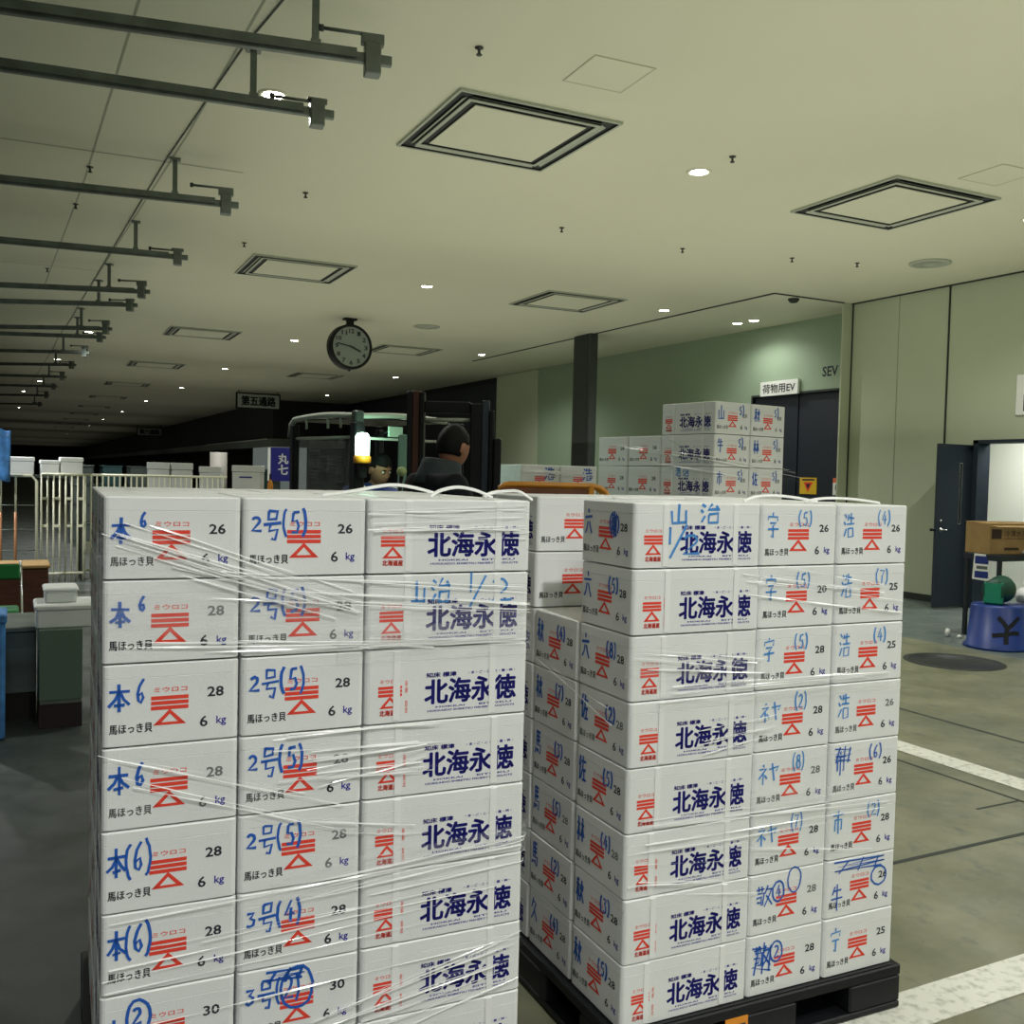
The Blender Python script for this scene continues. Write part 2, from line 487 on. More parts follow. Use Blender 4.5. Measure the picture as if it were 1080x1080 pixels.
def print_end(fc, mb, num='28', faint=False, kilo=True):
    fc.text(mb, 'ミウロコ', RED, .365, .625, .61, .685, .012)
    red_mark(fc, mb, .345, .62, .585, .225)
    ink = INKG if faint else INK
    fc.text(mb, num, ink, .76, .53, .885, .655, .022)
    fc.text(mb, '6', ink if not kilo else (INKG if faint and rnd.random() < .5 else INK), .705, .165, .765, .30, .016)
    fc.text(mb, 'kg', NAVY, .83, .16, .905, .285, .016)
    fc.btext(mb, '馬ほっき貝', INKG if (faint and rnd.random() < .6) else INK, .05, .155, .355, .265, .0005)
def print_long(fc, mb):
    fc.text(mb, 'ミウロコ', RED, .085, .535, .205, .585, .012)
    red_mark(fc, mb, .075, .215, .50, .20)
    fc.btext(mb, '北海道産', RED, .085, .10, .205, .175, .0006)
    fc.text(mb, '新\n鮮\n\n直\n送', RED, .233, .12, .25, .56, .0)
    fc.btext(mb, '北海永徳', NAVY, .355, .215, .925, .545, .0024)
    fc.btext(mb, '知床 標津', NAVY, .36, .575, .545, .640, .0006)
    fc.text(mb, '・ま・ご・こ・ろ・直・送・', NAVY, .62, .59, .92, .63, .03)
    fc.text(mb, 'HOKKAI', NAVY, .42, .155, .60, .180, .02)
    fc.text(mb, 'EITOKU', NAVY, .69, .155, .90, .180, .02)
    fc.text(mb, 'HOKKAIDO SHIBETSU FISHERY PRODUCTS', NAVY, .37, .105, .92, .132, .02)

def body_mesh(num='28', faint=False, hand=None, plain=()):
    mb = MB()
    mb.prism(rrect(bl, bw, .012), 0, bh, EPS, None, .0015)
    for k, fc in FACES.items():
        if k in plain: continue
        if k in ('+x', '-x'): print_end(fc, mb, num, faint)
        else: print_long(fc, mb)
    for k, (m, items, t) in (hand or {}).items():
        write(FACES[k], mb, m, items, t)
    return mb.mesh('body')
_mb = MB(); _mb.prism(rrect(bl + .0004, bw + .0004, .012), bh - .0030, bh + lh + .001, LID, None, .0032); LIDMESH = _mb.mesh('lid')
def strap_mesh():
    mb = MB(); w = .009; a = bw / 2 + .0018; z0, z1 = -.0008, bh + lh + .0018
    ring = [(-a, z0 + .006), (-a + .006, z0), (a - .006, z0), (a, z0 + .006), (a, z1 - .006), (a - .006, z1), (-a + .006, z1), (-a, z1 - .006)]
    ring2 = [(y * (1 - .0008 / a), z - (.0005 if z > .1 else -.0005)) for y, z in ring]
    n = len(ring)
    vs = [(x, y, z) for x in (-w, w) for y, z in ring] + [(x, y, z) for x in (-w, w) for y, z in ring2]
    fs = []
    for i in range(n):
        j = (i + 1) % n
        fs += [(i, n + i, n + j, j), (2 * n + i, 2 * n + j, 3 * n + j, 3 * n + i), (i, j, 2 * n + j, 2 * n + i), (n + i, 3 * n + i, 3 * n + j, n + j)]
    mb.add(vs, fs, STRAP)
    return mb.mesh('strap')
STRAPMESH = strap_mesh()
PLAIN = {}
def foam_box(x, y, z, a, label, group, mesh=None, strapx=(.0, .0), straps=True):
    r = thing('foam_box', label, 'box', (x, y, z), a, group)
    if mesh is None:
        mesh = PLAIN.setdefault('28', None) or body_mesh('28')
        PLAIN['28'] = mesh
    link('body', mesh, r)
    link('lid', LIDMESH, r)
    if straps:
        for k, fx in enumerate((-.262, .292)):
            link('strap', STRAPMESH, r, (bl * (fx + strapx[k]), 0, 0))
    return r

def slots(kind):
    # name -> (u, v, turn) of the eight boxes of one layer
    H = PI / 2
    if kind == 'A':      # ends at the left of the front
        return {'end1': (SH / 2, LG / 2, -H), 'end2': (1.5 * SH, LG / 2, -H), 'long1': (2 * SH + LG / 2, SH / 2, 0), 'long2': (2 * SH + LG / 2, 1.5 * SH, 0),
                'side1': (LG / 2, LG + SH / 2, PI), 'side2': (LG / 2, LG + 1.5 * SH, PI), 'back1': (LG + SH / 2, 2 * SH + LG / 2, H), 'back2': (LG + 1.5 * SH, 2 * SH + LG / 2, H)}
    return {'long1': (LG / 2, SH / 2, 0), 'long2': (LG / 2, 1.5 * SH, 0), 'end1': (LG + SH / 2, LG / 2, -H), 'end2': (LG + 1.5 * SH, LG / 2, -H),
            'inner1': (SH / 2, 2 * SH + LG / 2, -H), 'inner2': (1.5 * SH, 2 * SH + LG / 2, -H), 'back1': (2 * SH + LG / 2, LG + SH / 2, PI), 'back2': (2 * SH + LG / 2, LG + 1.5 * SH, PI)}
def place(o, th, u, v):
    return o[0] + u * math.cos(th) - v * math.sin(th), o[1] + u * math.sin(th) + v * math.cos(th)
ORD = ['top', 'second', 'third', 'fourth', 'fifth', 'sixth', 'seventh', 'eighth', 'ninth', 'tenth']

# writing layouts on an end face
def w_hon(v):
    it = [('本', .05, .42, .20, .74), ('6', .25, .62, .31, .80)]
    if v in (2, 3): it = [('本', .04, .43, .20, .76), ('6', .23, .52, .31, .80)]
    if v in (4, 5): it = [('本', .04, .43, .18, .78), ('(', .16, .40, .25, .82), ('6', .22, .50, .31, .84), (')', .28, .42, .37, .86)]
    if v >= 6: it = [('本', .04, .40, .17, .70), ('2', .23, .60, .31, .80), ('o', .20, .52, .36, .86)]
    return it
def w_go(n, q, o=0):
    it = [(n, .06 + o, .56, .15 + o, .74), ('号', .16 + o, .46, .30 + o, .82), ('(', .30 + o, .50, .37 + o, .84), (q, .37 + o, .54, .46 + o, .82), (')', .44 + o, .50, .51 + o, .84)]
    return it
def w_paren(ch, q, x=.62, y=.62):
    return [(ch, .07, .44, .22, .84), ('(', x - .05, y, x + .02, y + .26), (q, x + .01, y + .02, x + .09, y + .24), (')', x + .07, y, x + .14, y + .26)]
def w_two(a, b, q):
    return [(a, .06, .46, .19, .78), (b, .20, .50, .33, .80), ('(', .50, .62, .57, .92), (q, .55, .66, .62, .88), (')', .60, .62, .67, .92)]

def ends(mark, items, num, faint, key='+x', m=None, t=.0052):
    return body_mesh(num, faint, {key: (m or BLUE, items, t)})

# ---- left stack
O1, TH1, TOP1 = (.171, 2.328), math.radians(-2.33), 1.739 - .328 * .19
Z1 = TOP1 - 8 * PIT
O2, TH2, TOP2 = (1.546, 2.269), math.radians(-1.89), 1.739 - .335 * .19
Z2 = TOP2 - 8 * PIT
GL1, GL2 = 'foam boxes on the left pallet', 'foam boxes on the right pallet'
HID1 = 'white foam box at the unseen back of the left stack'
SL = slots('A')
nums1 = ['26', '28', '28', '28', '28', '28', '30', '30']
pens = []
for k in range(8):
    z = TOP1 - (k + 1) * PIT
    for nm, (u, v, t) in SL.items():
        ju, jv, ja = rnd.uniform(-.001, .001), rnd.uniform(-.001, .001), math.radians(rnd.uniform(-.18, .18))
        if nm in ('end1', 'end2', 'long1'):
            jv = rnd.uniform(-.005, -.001)
        x, y = place(O1, TH1, u + ju, v + jv)
        a = TH1 + t + ja
        me = None; sx = (0, 0)
        row = ORD[k]
        if nm == 'end1':
            me = ends('本', w_hon(k), nums1[k], k in (1, 3))
            lab = f'white foam box marked 本6 in blue, {row} of the leftmost front column' if k < 6 else f'white foam box marked 本2 in a blue ring, {row} of the leftmost front column'
        elif nm == 'end2':
            n, q = ('2', '5') if k < 5 else ('3', '4' if k == 5 else '2')
            it = w_go(n, q, .0)
            if k >= 6: it = it + [('~', .22, .76, .55, .94), ('o', .36, .44, .60, .90)]
            me = ends('号', it, nums1[k], k in (1, 3, 4))
            lab = f'white foam box end marked {n}号 in blue, {row} of the second front column'
        elif nm == 'long1':
            h = {}
            if k == 1:
                h = {'-y': (BLUEL, [('山', .23, .60, .35, .90), ('治', .38, .60, .50, .92), ('1', .60, .72, .65, 1.0), ('/', .60, .58, .74, .9), ('2', .74, .58, .90, .90)], .0045)}
            me = body_mesh('28', False, h)
            sx = (0, 0) if k < 2 else (-.055, -.02) if k == 2 else (-.035, .005)
            lab = ('white foam box with 山治 1/2 written over navy 北海永徳, second from top' if k == 1 else
                   f'white foam box, long face with navy 北海永徳, {row} in the left stack')
        elif nm in ('side1', 'side2'):
            lab = f'white foam box on the shaded left flank of the left stack, {"nearer" if nm == "side1" else "farther"} column, {row} row'
        elif k == 0:
            lab = {'long2': 'white foam box in the top layer, behind the front 北海永徳 box, left stack',
                   'back1': 'white foam box in the top layer at the back centre of left stack',
                   'back2': 'white foam box in the top layer at the back right of left stack'}[nm]
        else:
            lab = HID1
        if k == 7: lab = HID1 if nm not in ('end1', 'end2', 'long1') else {'end1': 'lowest white foam box of the leftmost front column, left stack', 'end2': 'lowest white foam box of the second front column, left stack', 'long1': 'lowest white 北海永徳 foam box of the left stack'}[nm]
        foam_box(x, y, z, a, lab, GL1, me, sx)

# ---- right stack
SR = slots('B')
HID2 = 'white foam box at the unseen back of the right stack'
flank = [('六', '8'), ('六', '5'), ('六', '8'), ('佐', '2'), ('佐', '5'), ('林', '4'), ('秋', '3'), ('秋', '5')]
flank2 = [None, None, ('秋', '4'), ('秋', '7'), ('馬', '3'), ('馬', '5'), ('馬', '2'), ('久', '4')]
colA = [('字', '5'), ('字', '5'), ('字', '5'), ('ネヤ', '2'), ('ネヤ', '8'), ('ネヤ', '7'), ('敬', '4'), ('敬', '2')]
colB = [('浩', '4'), ('浩', '7'), ('浩', '4'), ('浩', ''), ('市', '6'), ('市', '2'), ('牛', '2'), ('宁', '')]
numA = ['26', '20', '28', '28', '28', '28', '28', '28']
numB = ['26', '25', '25', '26', '26', '28', '26', '25']
for k in range(8):
    z = TOP2 - (k + 1) * PIT
    for nm, (u, v, t) in SR.items():
        if nm == 'long2' and k < 2: continue
        shift = [.0, .002, .004, .004, 0, -.002, -.004, -.006][k]
        ju, jv, ja = rnd.uniform(-.001, .001), rnd.uniform(-.001, .001), math.radians(rnd.uniform(-.18, .18))
        if nm == 'long1': jv = rnd.uniform(-.006, -.001)
        x, y = place(O2, TH2, u + ju, v + jv)
        a = TH2 + t + ja
        row = ORD[k]; me = None; sx = (0, 0)
        if nm == 'long1':
            ch, q = flank[k]
            h = {'-x': (BLUE, w_paren(ch, q, .60, .56), .006)}
            if k == 0:
                h['-x'] = (BLUE, w_paren(ch, q, .60, .50) + [('~', .58, .40, .70, .84)], .006)
                h['-y'] = (BLUEL, [('山', .27, .66, .40, .96), ('治', .50, .68, .66, .98), ('1', .25, .36, .29, .62), ('/', .26, .24, .42, .60), ('2', .36, .20, .52, .50)], .006)
            me = body_mesh('28', k in (3, 5), h)
            sx = [(0, 0), (.02, .01), (.01, -.02), (0, 0), (-.01, 0), (-.04, .01), (-.02, 0), (-.05, 0)][k]
            lab = ('white foam box with 山治 scrawled over navy 北海永徳, top of the right stack' if k == 0 else
                   f'white foam box at the near corner with 北海永徳 and blue {ch}, {row} row of right stack')
        elif nm == 'long2':
            ch, q = flank2[k]
            me = body_mesh('28', k == 5, {'-x': (BLUE, w_paren(ch, q, .58, .56), .006)})
            lab = f'white foam box end marked {ch} in blue beside the gap, {row} row of right stack flank'
        elif nm == 'end1':
            ch, q = colA[k]
            it = w_two('ネ', 'ヤ', q) if ch == 'ネヤ' else w_paren(ch, q, .52, .62)
            if ch == '敬': it = [('敬', .07, .45, .30, .80), ('o', .30, .52, .44, .80), (q, .34, .56, .41, .76), ('o', .50, .62, .66, .98) if k == 6 else ('~', .06, .3, .32, .84)]
            me = body_mesh(numA[k], k in (4, 6), {'+x': (BLUE if k in (6, 7) else BLUEL, it, .0042)})
            lab = f'white foam box end marked {ch} in blue, {row} of the middle column, right stack'
        elif nm == 'end2':
            ch, q = colB[k]
            it = w_paren(ch, q, .60, .64) if q else [(ch, .08, .40, .24, .82)]
            if k == 4: it += [('~', .06, .62, .30, .92)]
            if k == 6: it = [('~', .12, .72, .82, .96), (ch, .08, .12, .24, .56), ('o', .66, .45, .86, .72)]
            me = body_mesh(numB[k], k in (3,), {'+x': (BLUE if k in (4, 6) else BLUEL, it, .0042)})
            lab = f'white foam box end marked {ch} in blue, {row} of the outermost column, right stack'
        elif nm == 'inner1' and k < 2:
            lab = ('brightly lit white foam box set back in the gap, topmost, right stack' if k == 0 else 'brightly lit white foam box set back in the gap, under the topmost one')
        elif k == 0:
            lab = {'inner2': 'white foam box in the top layer beside the set back ones, right stack',
                   'back1': 'white foam box in the top layer at the middle rear of right stack',
                   'back2': 'white foam box in the top layer at the far rear of right stack'}[nm]
        else:
            lab = HID2
        foam_box(x, y, z, a, lab, GL2, me, sx)

# ---- the two loads standing behind
OC, THC = (3.58, 4.46), math.radians(7)
GC = 'foam boxes on the rear pallet'
ZC = .30
frontC = [('山', '秋'), ('牛', '林'), ('市', '佐')]
for k in range(10):                       # k counts from the bottom here
    for nm in ('end1', 'end2', 'side1', 'side2'):
        if nm.startswith('side') and k > 8: continue
        u, v, t = SL[nm]
        x, y = place(OC, THC, u + rnd.uniform(-.001, .001), v + rnd.uniform(-.001, .001))
        me = None; lab = 'white foam box in the unseen lower part of the rear stack'
        r = 9 - k
        if k >= 7 and nm.startswith('end'):
            ch = frontC[r][0 if nm == 'end1' else 1]
            h = {'+x': (BLUE, [(ch, .08, .44, .24, .86), ('5', .66, .62, .74, .86), (')', .72, .58, .80, .92)], .006)}
            if nm == 'end1' and r == 2: h['-y'] = (BLUEL, [('浩', .30, .68, .40, .96), ('治', .44, .68, .56, .9)], .006)
            me = body_mesh('28', True, h)
            lab = f'white foam box of the tall rear stack, {ORD[r]} row, ' + ('with long 北海永徳 side showing' if nm == 'end1' else 'column nearest the dark lift door')
        elif k >= 7:
            lab = f'white foam box end of the rear stack, {"upper" if k == 8 else "lower"} row, ' + ('beside the tall column' if nm == 'side1' else 'column farther from the tall one')
        foam_box(x, y, ZC + k * PIT, THC + t + math.radians(rnd.uniform(-.15, .15)), lab, GC, me, straps=k > 6)
OD, THD = (3.03, 5.80), math.radians(0)
GD = 'foam boxes on the wrapped pallet at the back'
for k in range(8):
    for nm in ('end1', 'end2'):
        u, v, t = SL[nm]
        x, y = place(OD, THD, u, v)
        me = None; lab = 'white foam box in the unseen lower part of the wrapped back stack'
        if k >= 6:
            me = body_mesh('28', False, {'+x': (BLUE, [('浩' if k == 7 else '市', .60, .45, .86, .92)], .008)}, plain=('-y',))
            lab = f'white foam box of the wrapped stack behind the yellow cage, {"top" if k == 7 else "second"} row, ' + ('pillar-side column' if nm == 'end2' else 'outer column')
        foam_box(x, y, .30 + k * PIT, THD + t, lab, GD, me, straps=k > 6)

# ------------------------------------------------------------------ pallets
def pallet(o, th, z, label, sticker=False, height=.145):
    r = thing('pallet', label, 'pallet', (o[0], o[1], z), th, 'black plastic pallets')
    e = .02; w = 2 * SH + LG
    mb = MB()
    mb.box(-e, w + e, -e, w + e, height - .035, height, BLACKP, None, .004)
    for i in range(9):                     # raised slats and slots of the deck
        y = -e + .03 + i * (w + 2 * e - .06) / 8
        mb.box(-e + .03, w + e - .03, y - .02, y + .02, height, height + .004, BLACKP, None, .002)
    mb.obj('deck', r)
    mb = MB()
    mb.box(-e, w + e, -e, w + e, 0, .022, BLACKP, None, .004)
    mb.obj('bottom_deck', r)
    for i in range(3):
        for j in range(3):
            mb = MB()
            cx = (.09, w / 2, w - .09)[i]; cy = (.09, w / 2, w - .09)[j]
            mb.box(cx - .11, cx + .11, cy - .11, cy + .11, .022, height - .035, BLACKP, None, .006)
            mb.obj('block', r)
    if sticker:
        mb = MB()
        fc = Face((.36, -.0205, .028), (1, 0, 0), (0, 0, 1), .085, .085, .0012)
        mb.box(.36, .445, -.0205, -.019, .028, .113, ORANGE)
        fc.text(mb, 'KTT', INK, .1, .3, .9, .75, .03)
        fc.rect(mb, INK, .1, .12, .9, .18)
        s = mb.obj('sticker', r); s['label'] = 'orange label with black letters'
    return r
pallet(O2, TH2, Z2 - .150, 'black plastic pallet with an orange label under the right stack', True)
pallet(O1, TH1, Z1 - .150, 'black plastic pallet under the left stack of foam boxes')
for o, th, n in ((OC, THC, 'tall rear'), (OD, THD, 'wrapped back')):
    pallet(o, th, 0, f'lower of two black pallets under the {n} stack')
    pallet(o, th, .149, f'upper of two black pallets under the {n} stack')

# ------------------------------------------------------------------ stretch wrap
def wrap(o, th, z0, label, strands, out=.012, seed=1, notch=None):
    r_ = random.Random(seed)
    w = 2 * SH + LG
    poly = [(-out, -out), (w + out, -out), (w + out, w + out), (-out, w + out)]
    rr = .015
    path = []
    def corner(cx, cy, a0):
        for i in range(4):
            an = math.radians(a0 + 30 * i)
            path.append((cx + rr * math.cos(an), cy + rr * math.sin(an)))
    a, b = -out + rr, w + out - rr
    corner(a, a, 180); corner(b, a, 270); corner(b, b, 0); corner(a, b, 90)
    path.append(path[0])
    cum = [0]
    for p, q in zip(path, path[1:]): cum.append(cum[-1] + math.hypot(q[0] - p[0], q[1] - p[1]))
    T = cum[-1]
    def at(s):
        s %= T
        for i in range(len(path) - 1):
            if cum[i + 1] >= s:
                t = (s - cum[i]) / max(cum[i + 1] - cum[i], 1e-9)
                p, q = path[i], path[i + 1]
                d = (q[0] - p[0], q[1] - p[1]); l = math.hypot(*d) or 1
                return (p[0] + d[0] * t, p[1] + d[1] * t), (d[1] / l, -d[0] / l)
    mb = MB()
    for (s0, s1, za, zb, wd, mt) in strands:
        n = max(3, int(abs(s1 - s0) / .03))
        ph = r_.uniform(0, 6.3); am = r_.uniform(.0, .0014); oo = r_.uniform(0, .004); fr = r_.uniform(.5, 1.6)
        vs, fs = [], []
        for i in range(n + 1):
            t = i / n; s = s0 + (s1 - s0) * t
            (x, y), (nx, ny) = at(s)
            z = za + (zb - za) * t + am * math.sin(fr * t * 6.3 + ph)
            ee = min(1, 5 * t, 5 * (1 - t)) ** .7 + .02
            ww = ee * wd * (.55 + .45 * math.sin(fr * t * 5 + ph * 2)) if mt in (FILM, FILMB) else wd
            o1 = oo + .0025 * math.sin(9 * t + ph); o2 = oo + .0025 * math.sin(7 * t + ph * 1.7)
            vs.append((x + nx * o1, y + ny * o1, z - ww / 2)); vs.append((x + nx * o2, y + ny * o2, z + ww / 2))
        if mt is FILMB:                     # a narrow whitish pleat, tilted so the lamps glint along it
            cv = []; t0 = r_.gauss(.49, .13); p2 = r_.uniform(0, 6.3)
            for i in range(n + 1):
                a_, b_ = Vector(vs[2 * i]), Vector(vs[2 * i + 1])
                c_ = (a_ + b_) / 2; hw = max((b_ - a_).length / 2, .0002)
                tl = t0 + .14 * math.sin(p2 + i * .33) + .06 * math.sin(i * .9 + p2 * 2)
                (x, y), (nx, ny) = at(s0 + (s1 - s0) * i / n)
                for q in (-1, 1):
                    of = -.0060 - q * hw * math.sin(tl)
                    cv.append((c_.x + nx * of, c_.y + ny * of, c_.z + q * hw * math.cos(tl)))
            mb.add(cv, [(2 * i, 2 * i + 2, 2 * i + 3, 2 * i + 1) for i in range(n)], mt, None, True)
            continue
        for i in range(n): fs.append((2 * i, 2 * i + 2, 2 * i + 3, 2 * i + 1))
        mb.add(vs, fs, mt, None, True)
    ob = mb.obj('stretch_wrap', None, (o[0], o[1], z0), th)
    tag(ob, label, 'plastic film')
    return ob
def bundle(n, s0, s1, za, zb, spread, w0, w1, seed):
    r_ = random.Random(seed); L = []
    for _ in range(n):
        d = r_.gauss(0, spread); bright = r_.random() < .5
        a = s0 + r_.uniform(0, .4) * (s1 - s0) * r_.random(); b = s1 - r_.uniform(0, .4) * (s1 - s0) * r_.random()
        f = lambda s: za + (zb - za) * (s - s0) / (s1 - s0) + d
        L.append((a, b, f(a) + r_.uniform(-.012, .012), f(b) + r_.uniform(-.012, .012), (w0 + (w1 - w0) * r_.random() ** 2) * (.60 if bright else 1), FILMB if bright else FILM))
    return L
W_ = 2 * SH + LG
st = []
st += bundle(22, .00, .62, 1.45, 1.24, .022, .002, .007, 1)
st += bundle(14, .12, .62, 1.38, 1.22, .03, .002, .006, 15)       # the bright twist across the two top rows
st += bundle(14, .25, 1.25, 1.29, 1.22, .022, .002, .006, 2)
st += bundle(26, .55, 1.10, 1.16, 1.15, .018, .003, .010, 3)
st += bundle(20, .48, .80, .86, .88, .03, .002, .007, 16)
st += bundle(14, .45, .80, .70, .66, .025, .002, .007, 17)
st += bundle(12, .5, 1.06, .18, .27, .03, .002, .006, 18)
st += bundle(10, .62, 1.06, 1.47, 1.48, .02, .001, .004, 19)
st += bundle(10, .05, 1.10, 1.17, 1.13, .02, .0015, .005, 4)
st += bundle(10, .40, .85, .86, .86, .035, .003, .010, 5)
st += bundle(12, .45, 1.30, .55, .62, .03, .002, .007, 6)
st += bundle(8, .00, .60, .92, .72, .05, .0012, .003, 7)
st += bundle(8, .0, 1.1, .40, .45, .06, .0012, .004, 8)
st += bundle(8, .50, 1.08, .22, .34, .05, .002, .009, 9)
st += bundle(8, .62, 1.08, 1.44, 1.45, .03, .001, .004, 10)
st += [(3.75, 5.35, 1.30, 1.18, .10, FILMW), (.55, 1.2, 1.16, 1.15, .09, FILMW), (.0, .6, 1.40, 1.25, .07, FILMW), (.4, 1.2, .57, .62, .07, FILMW)]
wrap(O1, TH1, Z1, 'clear stretch film in twisted glinting bands around the left stack', st, .011, 11)
st = []
st += bundle(8, .0, .50, 1.08, 1.02, .025, .002, .008, 21)
st += bundle(10, .10, 1.05, .96, .95, .02, .002, .008, 22)
st += bundle(10, .25, .55, .83, .86, .02, .003, .012, 23)
st += bundle(8, .0, 1.05, .60, .58, .05, .0012, .005, 24)
st += bundle(8, .02, .50, .42, .36, .04, .0012, .006, 25)
st += bundle(8, .40, 1.06, 1.30, 1.22, .06, .001, .004, 26)
st += bundle(8, .40, 1.06, .40, .30, .10, .001, .004, 27)
st += bundle(6, 3.70, 4.22, .9, .8, .2, .001, .004, 28)
st += [(.0, .52, 1.05, 1.02, .06, FILMW), (.1, 1.0, .95, .95, .05, FILMW), (.45, 1.05, .62, .58, .06, FILMW)]
wrap(O2, TH2, Z2, 'clear stretch film in thin glinting bands around the right stack', st, .011, 12)
st = bundle(8, 3.4, 5.1, 1.62, 1.45, .05, .002, .010, 31) + [(3.9, 4.9, 1.70, 1.25, .03, FILM), (0, .6, 1.30, 1.75, .022, FILM), (3.2, 4.3, 1.15, 1.12, .08, FILMW)]
wrap(OC, THC, ZC, 'clear stretch film strip slanting round the tall rear stack', st, .012, 13)
st = bundle(14, 0, .6, 1.49, 1.47, .02, .004, .016, 41) + [(0, .62, 1.50, 1.49, .045, FILM), (3.9, 4.2, 1.45, 1.4, .05, FILM)]
wrap(OD, THD, .30, 'crumpled clear film over the top edge of the wrapped back stack', st, .012, 14)

# white strapping bands sprung up in loops on top of the stacks
def spring(o, th, z, pts, label):
    mb = MB(); w = .0048
    P = [Vector(p) for p in pts]
    # smooth the control points
    Q = []
    for i in range(len(P) - 1):
        p0, p1, p2, p3 = P[max(i - 1, 0)], P[i], P[i + 1], P[min(i + 2, len(P) - 1)]
        for k in range(8):
            t = k / 8
            Q.append(.5 * ((2 * p1) + (p2 - p0) * t + (2 * p0 - 5 * p1 + 4 * p2 - p3) * t * t + (3 * p1 - p0 - 3 * p2 + p3) * t ** 3))
    Q.append(P[-1])
    vs, fs = [], []
    for i, q in enumerate(Q):
        d = (Q[min(i + 1, len(Q) - 1)] - Q[max(i - 1, 0)]).normalized()
        s = Vector((0, 1, 0)) ; n = d.cross(s).normalized()
        side = (s * .6 + n * .8)
        th_ = d.cross(side).normalized() * .0012
        vs += [q + side * w - th_, q - side * w - th_, q - side * w + th_, q + side * w + th_]
    for i in range(len(Q) - 1):
        for k in range(4):
            fs.append((4 * i + k, 4 * i + (k + 1) % 4, 4 * i + 4 + (k + 1) % 4, 4 * i + 4 + k))
    fs += [(3, 2, 1, 0), tuple(4 * (len(Q) - 1) + k for k in range(4))]
    mb.add(vs, fs, STRAP, None, True)
    tag(mb.obj('strapping_band', None, (o[0], o[1], z), th), label, 'strap', 'strapping bands sprung up on the stacks')
spring(O1, TH1, TOP1, [(.52, .12, .002), (.60, .13, .012), (.70, .13, .030), (.77, .12, .024), (.84, .10, .004)], 'white strapping band looping up widest, beside the blue jacketed driver')
spring(O1, TH1, TOP1, [(.80, .08, .002), (.83, .09, .018), (.88, .09, .028), (.93, .08, .020), (.97, .06, .002)], 'white strapping band in a tight loop below the dark jacketed man')
spring(O1, TH1, TOP1, [(.95, .08, .002), (.98, .09, .014), (1.03, .09, .020), (1.06, .08, .018), (1.09, .06, -.004)], 'white strapping band loop at the edge between the two stacks')
spring(O2, TH2, TOP2, [(.46, .10, .002), (.52, .11, .016), (.60, .12, .020), (.68, .11, .014), (.76, .10, .002)], 'white strapping band bowed up on the right stack before the lift door')
spring(O2, TH2, TOP2, [(.72, .12, .002), (.80, .13, .012), (.88, .13, .014), (.96, .12, .010), (1.03, .10, .001)], 'white strapping band bowed up near the outer corner of right stack')

# ------------------------------------------------------------------ the hall
CZ = 4.68
def ground(name, x0, x1, y0, y1, z0, z1, m, label=None):
    mb = MB(); mb.box(x0, x1, y0, y1, z0, z1, m)
    return struct(mb.obj(name), label)
ground('floor', -14, 16, -12, 175, -.2, 0, FLOORM, 'grey green concrete floor with stains')
ground('ceiling', -14, 16, -12, 175, CZ, CZ + .2, CEIL, 'painted ceiling')
mb = MB()
mb.box(5.15, 5.35, 2.12, 30, .001, .004, PAINT)
struct(mb.obj('floor_line'), 'white painted line running along the hall')
mb = MB()
mb.box(1.2, 5.15, 2.10, 2.28, .001, .004, PAINT)
struct(mb.obj('floor_line'), 'white painted line across the near floor')
mb = MB()
mb.box(6.11, 6.145, -6, 60, .001, .002, GAP)
mb.box(4.965, 4.985, 2.5, 4.4, .001, .002, GAP)
mb.box(3.2, 6.11, 3.09, 3.115, .001, .002, GAP)
mb.box(4.62, 4.98, 3.44, 3.455, .001, .002, GAP)
mb.box(6.13, 9.0, 8.6, 8.625, .001, .002, GAP)
struct(mb.obj('floor_joint'), 'dark saw cut joints in the concrete')

def wall(name, x0, x1, y0, y1, z0, z1, m, label):
    return ground(name, x0, x1, y0, y1, z0, z1, m, label)
wall('wall_right', 12.2, 12.42, -4, 7.62, 0, CZ, WALL, 'pale green grey wall')
wall('wall_right', 12.2, 12.42, 9.36, 11.75, 0, CZ, WALL, 'pale green grey wall beside the open door')
wall('wall_right', 12.2, 12.42, 7.62, 9.36, 2.37, CZ, WALL, 'wall over the open doorway')
wall('wall_pier', 11.99, 12.2, 11.75, 11.78, 0, CZ, WALL, 'pier at the corner of the recess')
wall('wall_pier', 12.2, 12.75, 11.75, 11.97, 0, CZ, WALL, None)
mb = MB()
for y in (9.885, 11.742):
    mb.box(12.185, 12.202, y - .012, y + .012, 0, CZ, GAP)
mb.box(12.192, 12.202, 10.80, 10.806, 0, CZ, WALLG)
struct(mb.obj('trim_1'), 'dark vertical joints in the right wall')
mb = MB(); mb.box(12.17, 12.2, 9.36, 11.74, 0, .10, GAP)
struct(mb.obj('baseboard_right'))
# recess wall with the goods lift opening
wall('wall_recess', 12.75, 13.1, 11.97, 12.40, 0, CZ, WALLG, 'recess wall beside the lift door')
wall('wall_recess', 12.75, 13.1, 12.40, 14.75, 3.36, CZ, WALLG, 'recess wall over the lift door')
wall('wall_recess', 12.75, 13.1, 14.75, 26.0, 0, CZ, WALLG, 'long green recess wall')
wall('wall_recess', 12.70, 12.76, 23.45, 26.0, 0, CZ - .02, WALL, 'stretch of the recess wall coloured paler where less shade falls')  # same wall, its paler colour stands in for the recess shade ending
wall('wall_far', 12.74, 13.3, 26.0, 41, 0, 4.50, DARKB, 'dark shutter wall past the recess')
wall('wall_far_top', 12.9, 13.3, 26.0, 41, 4.50, CZ, DARK, None)
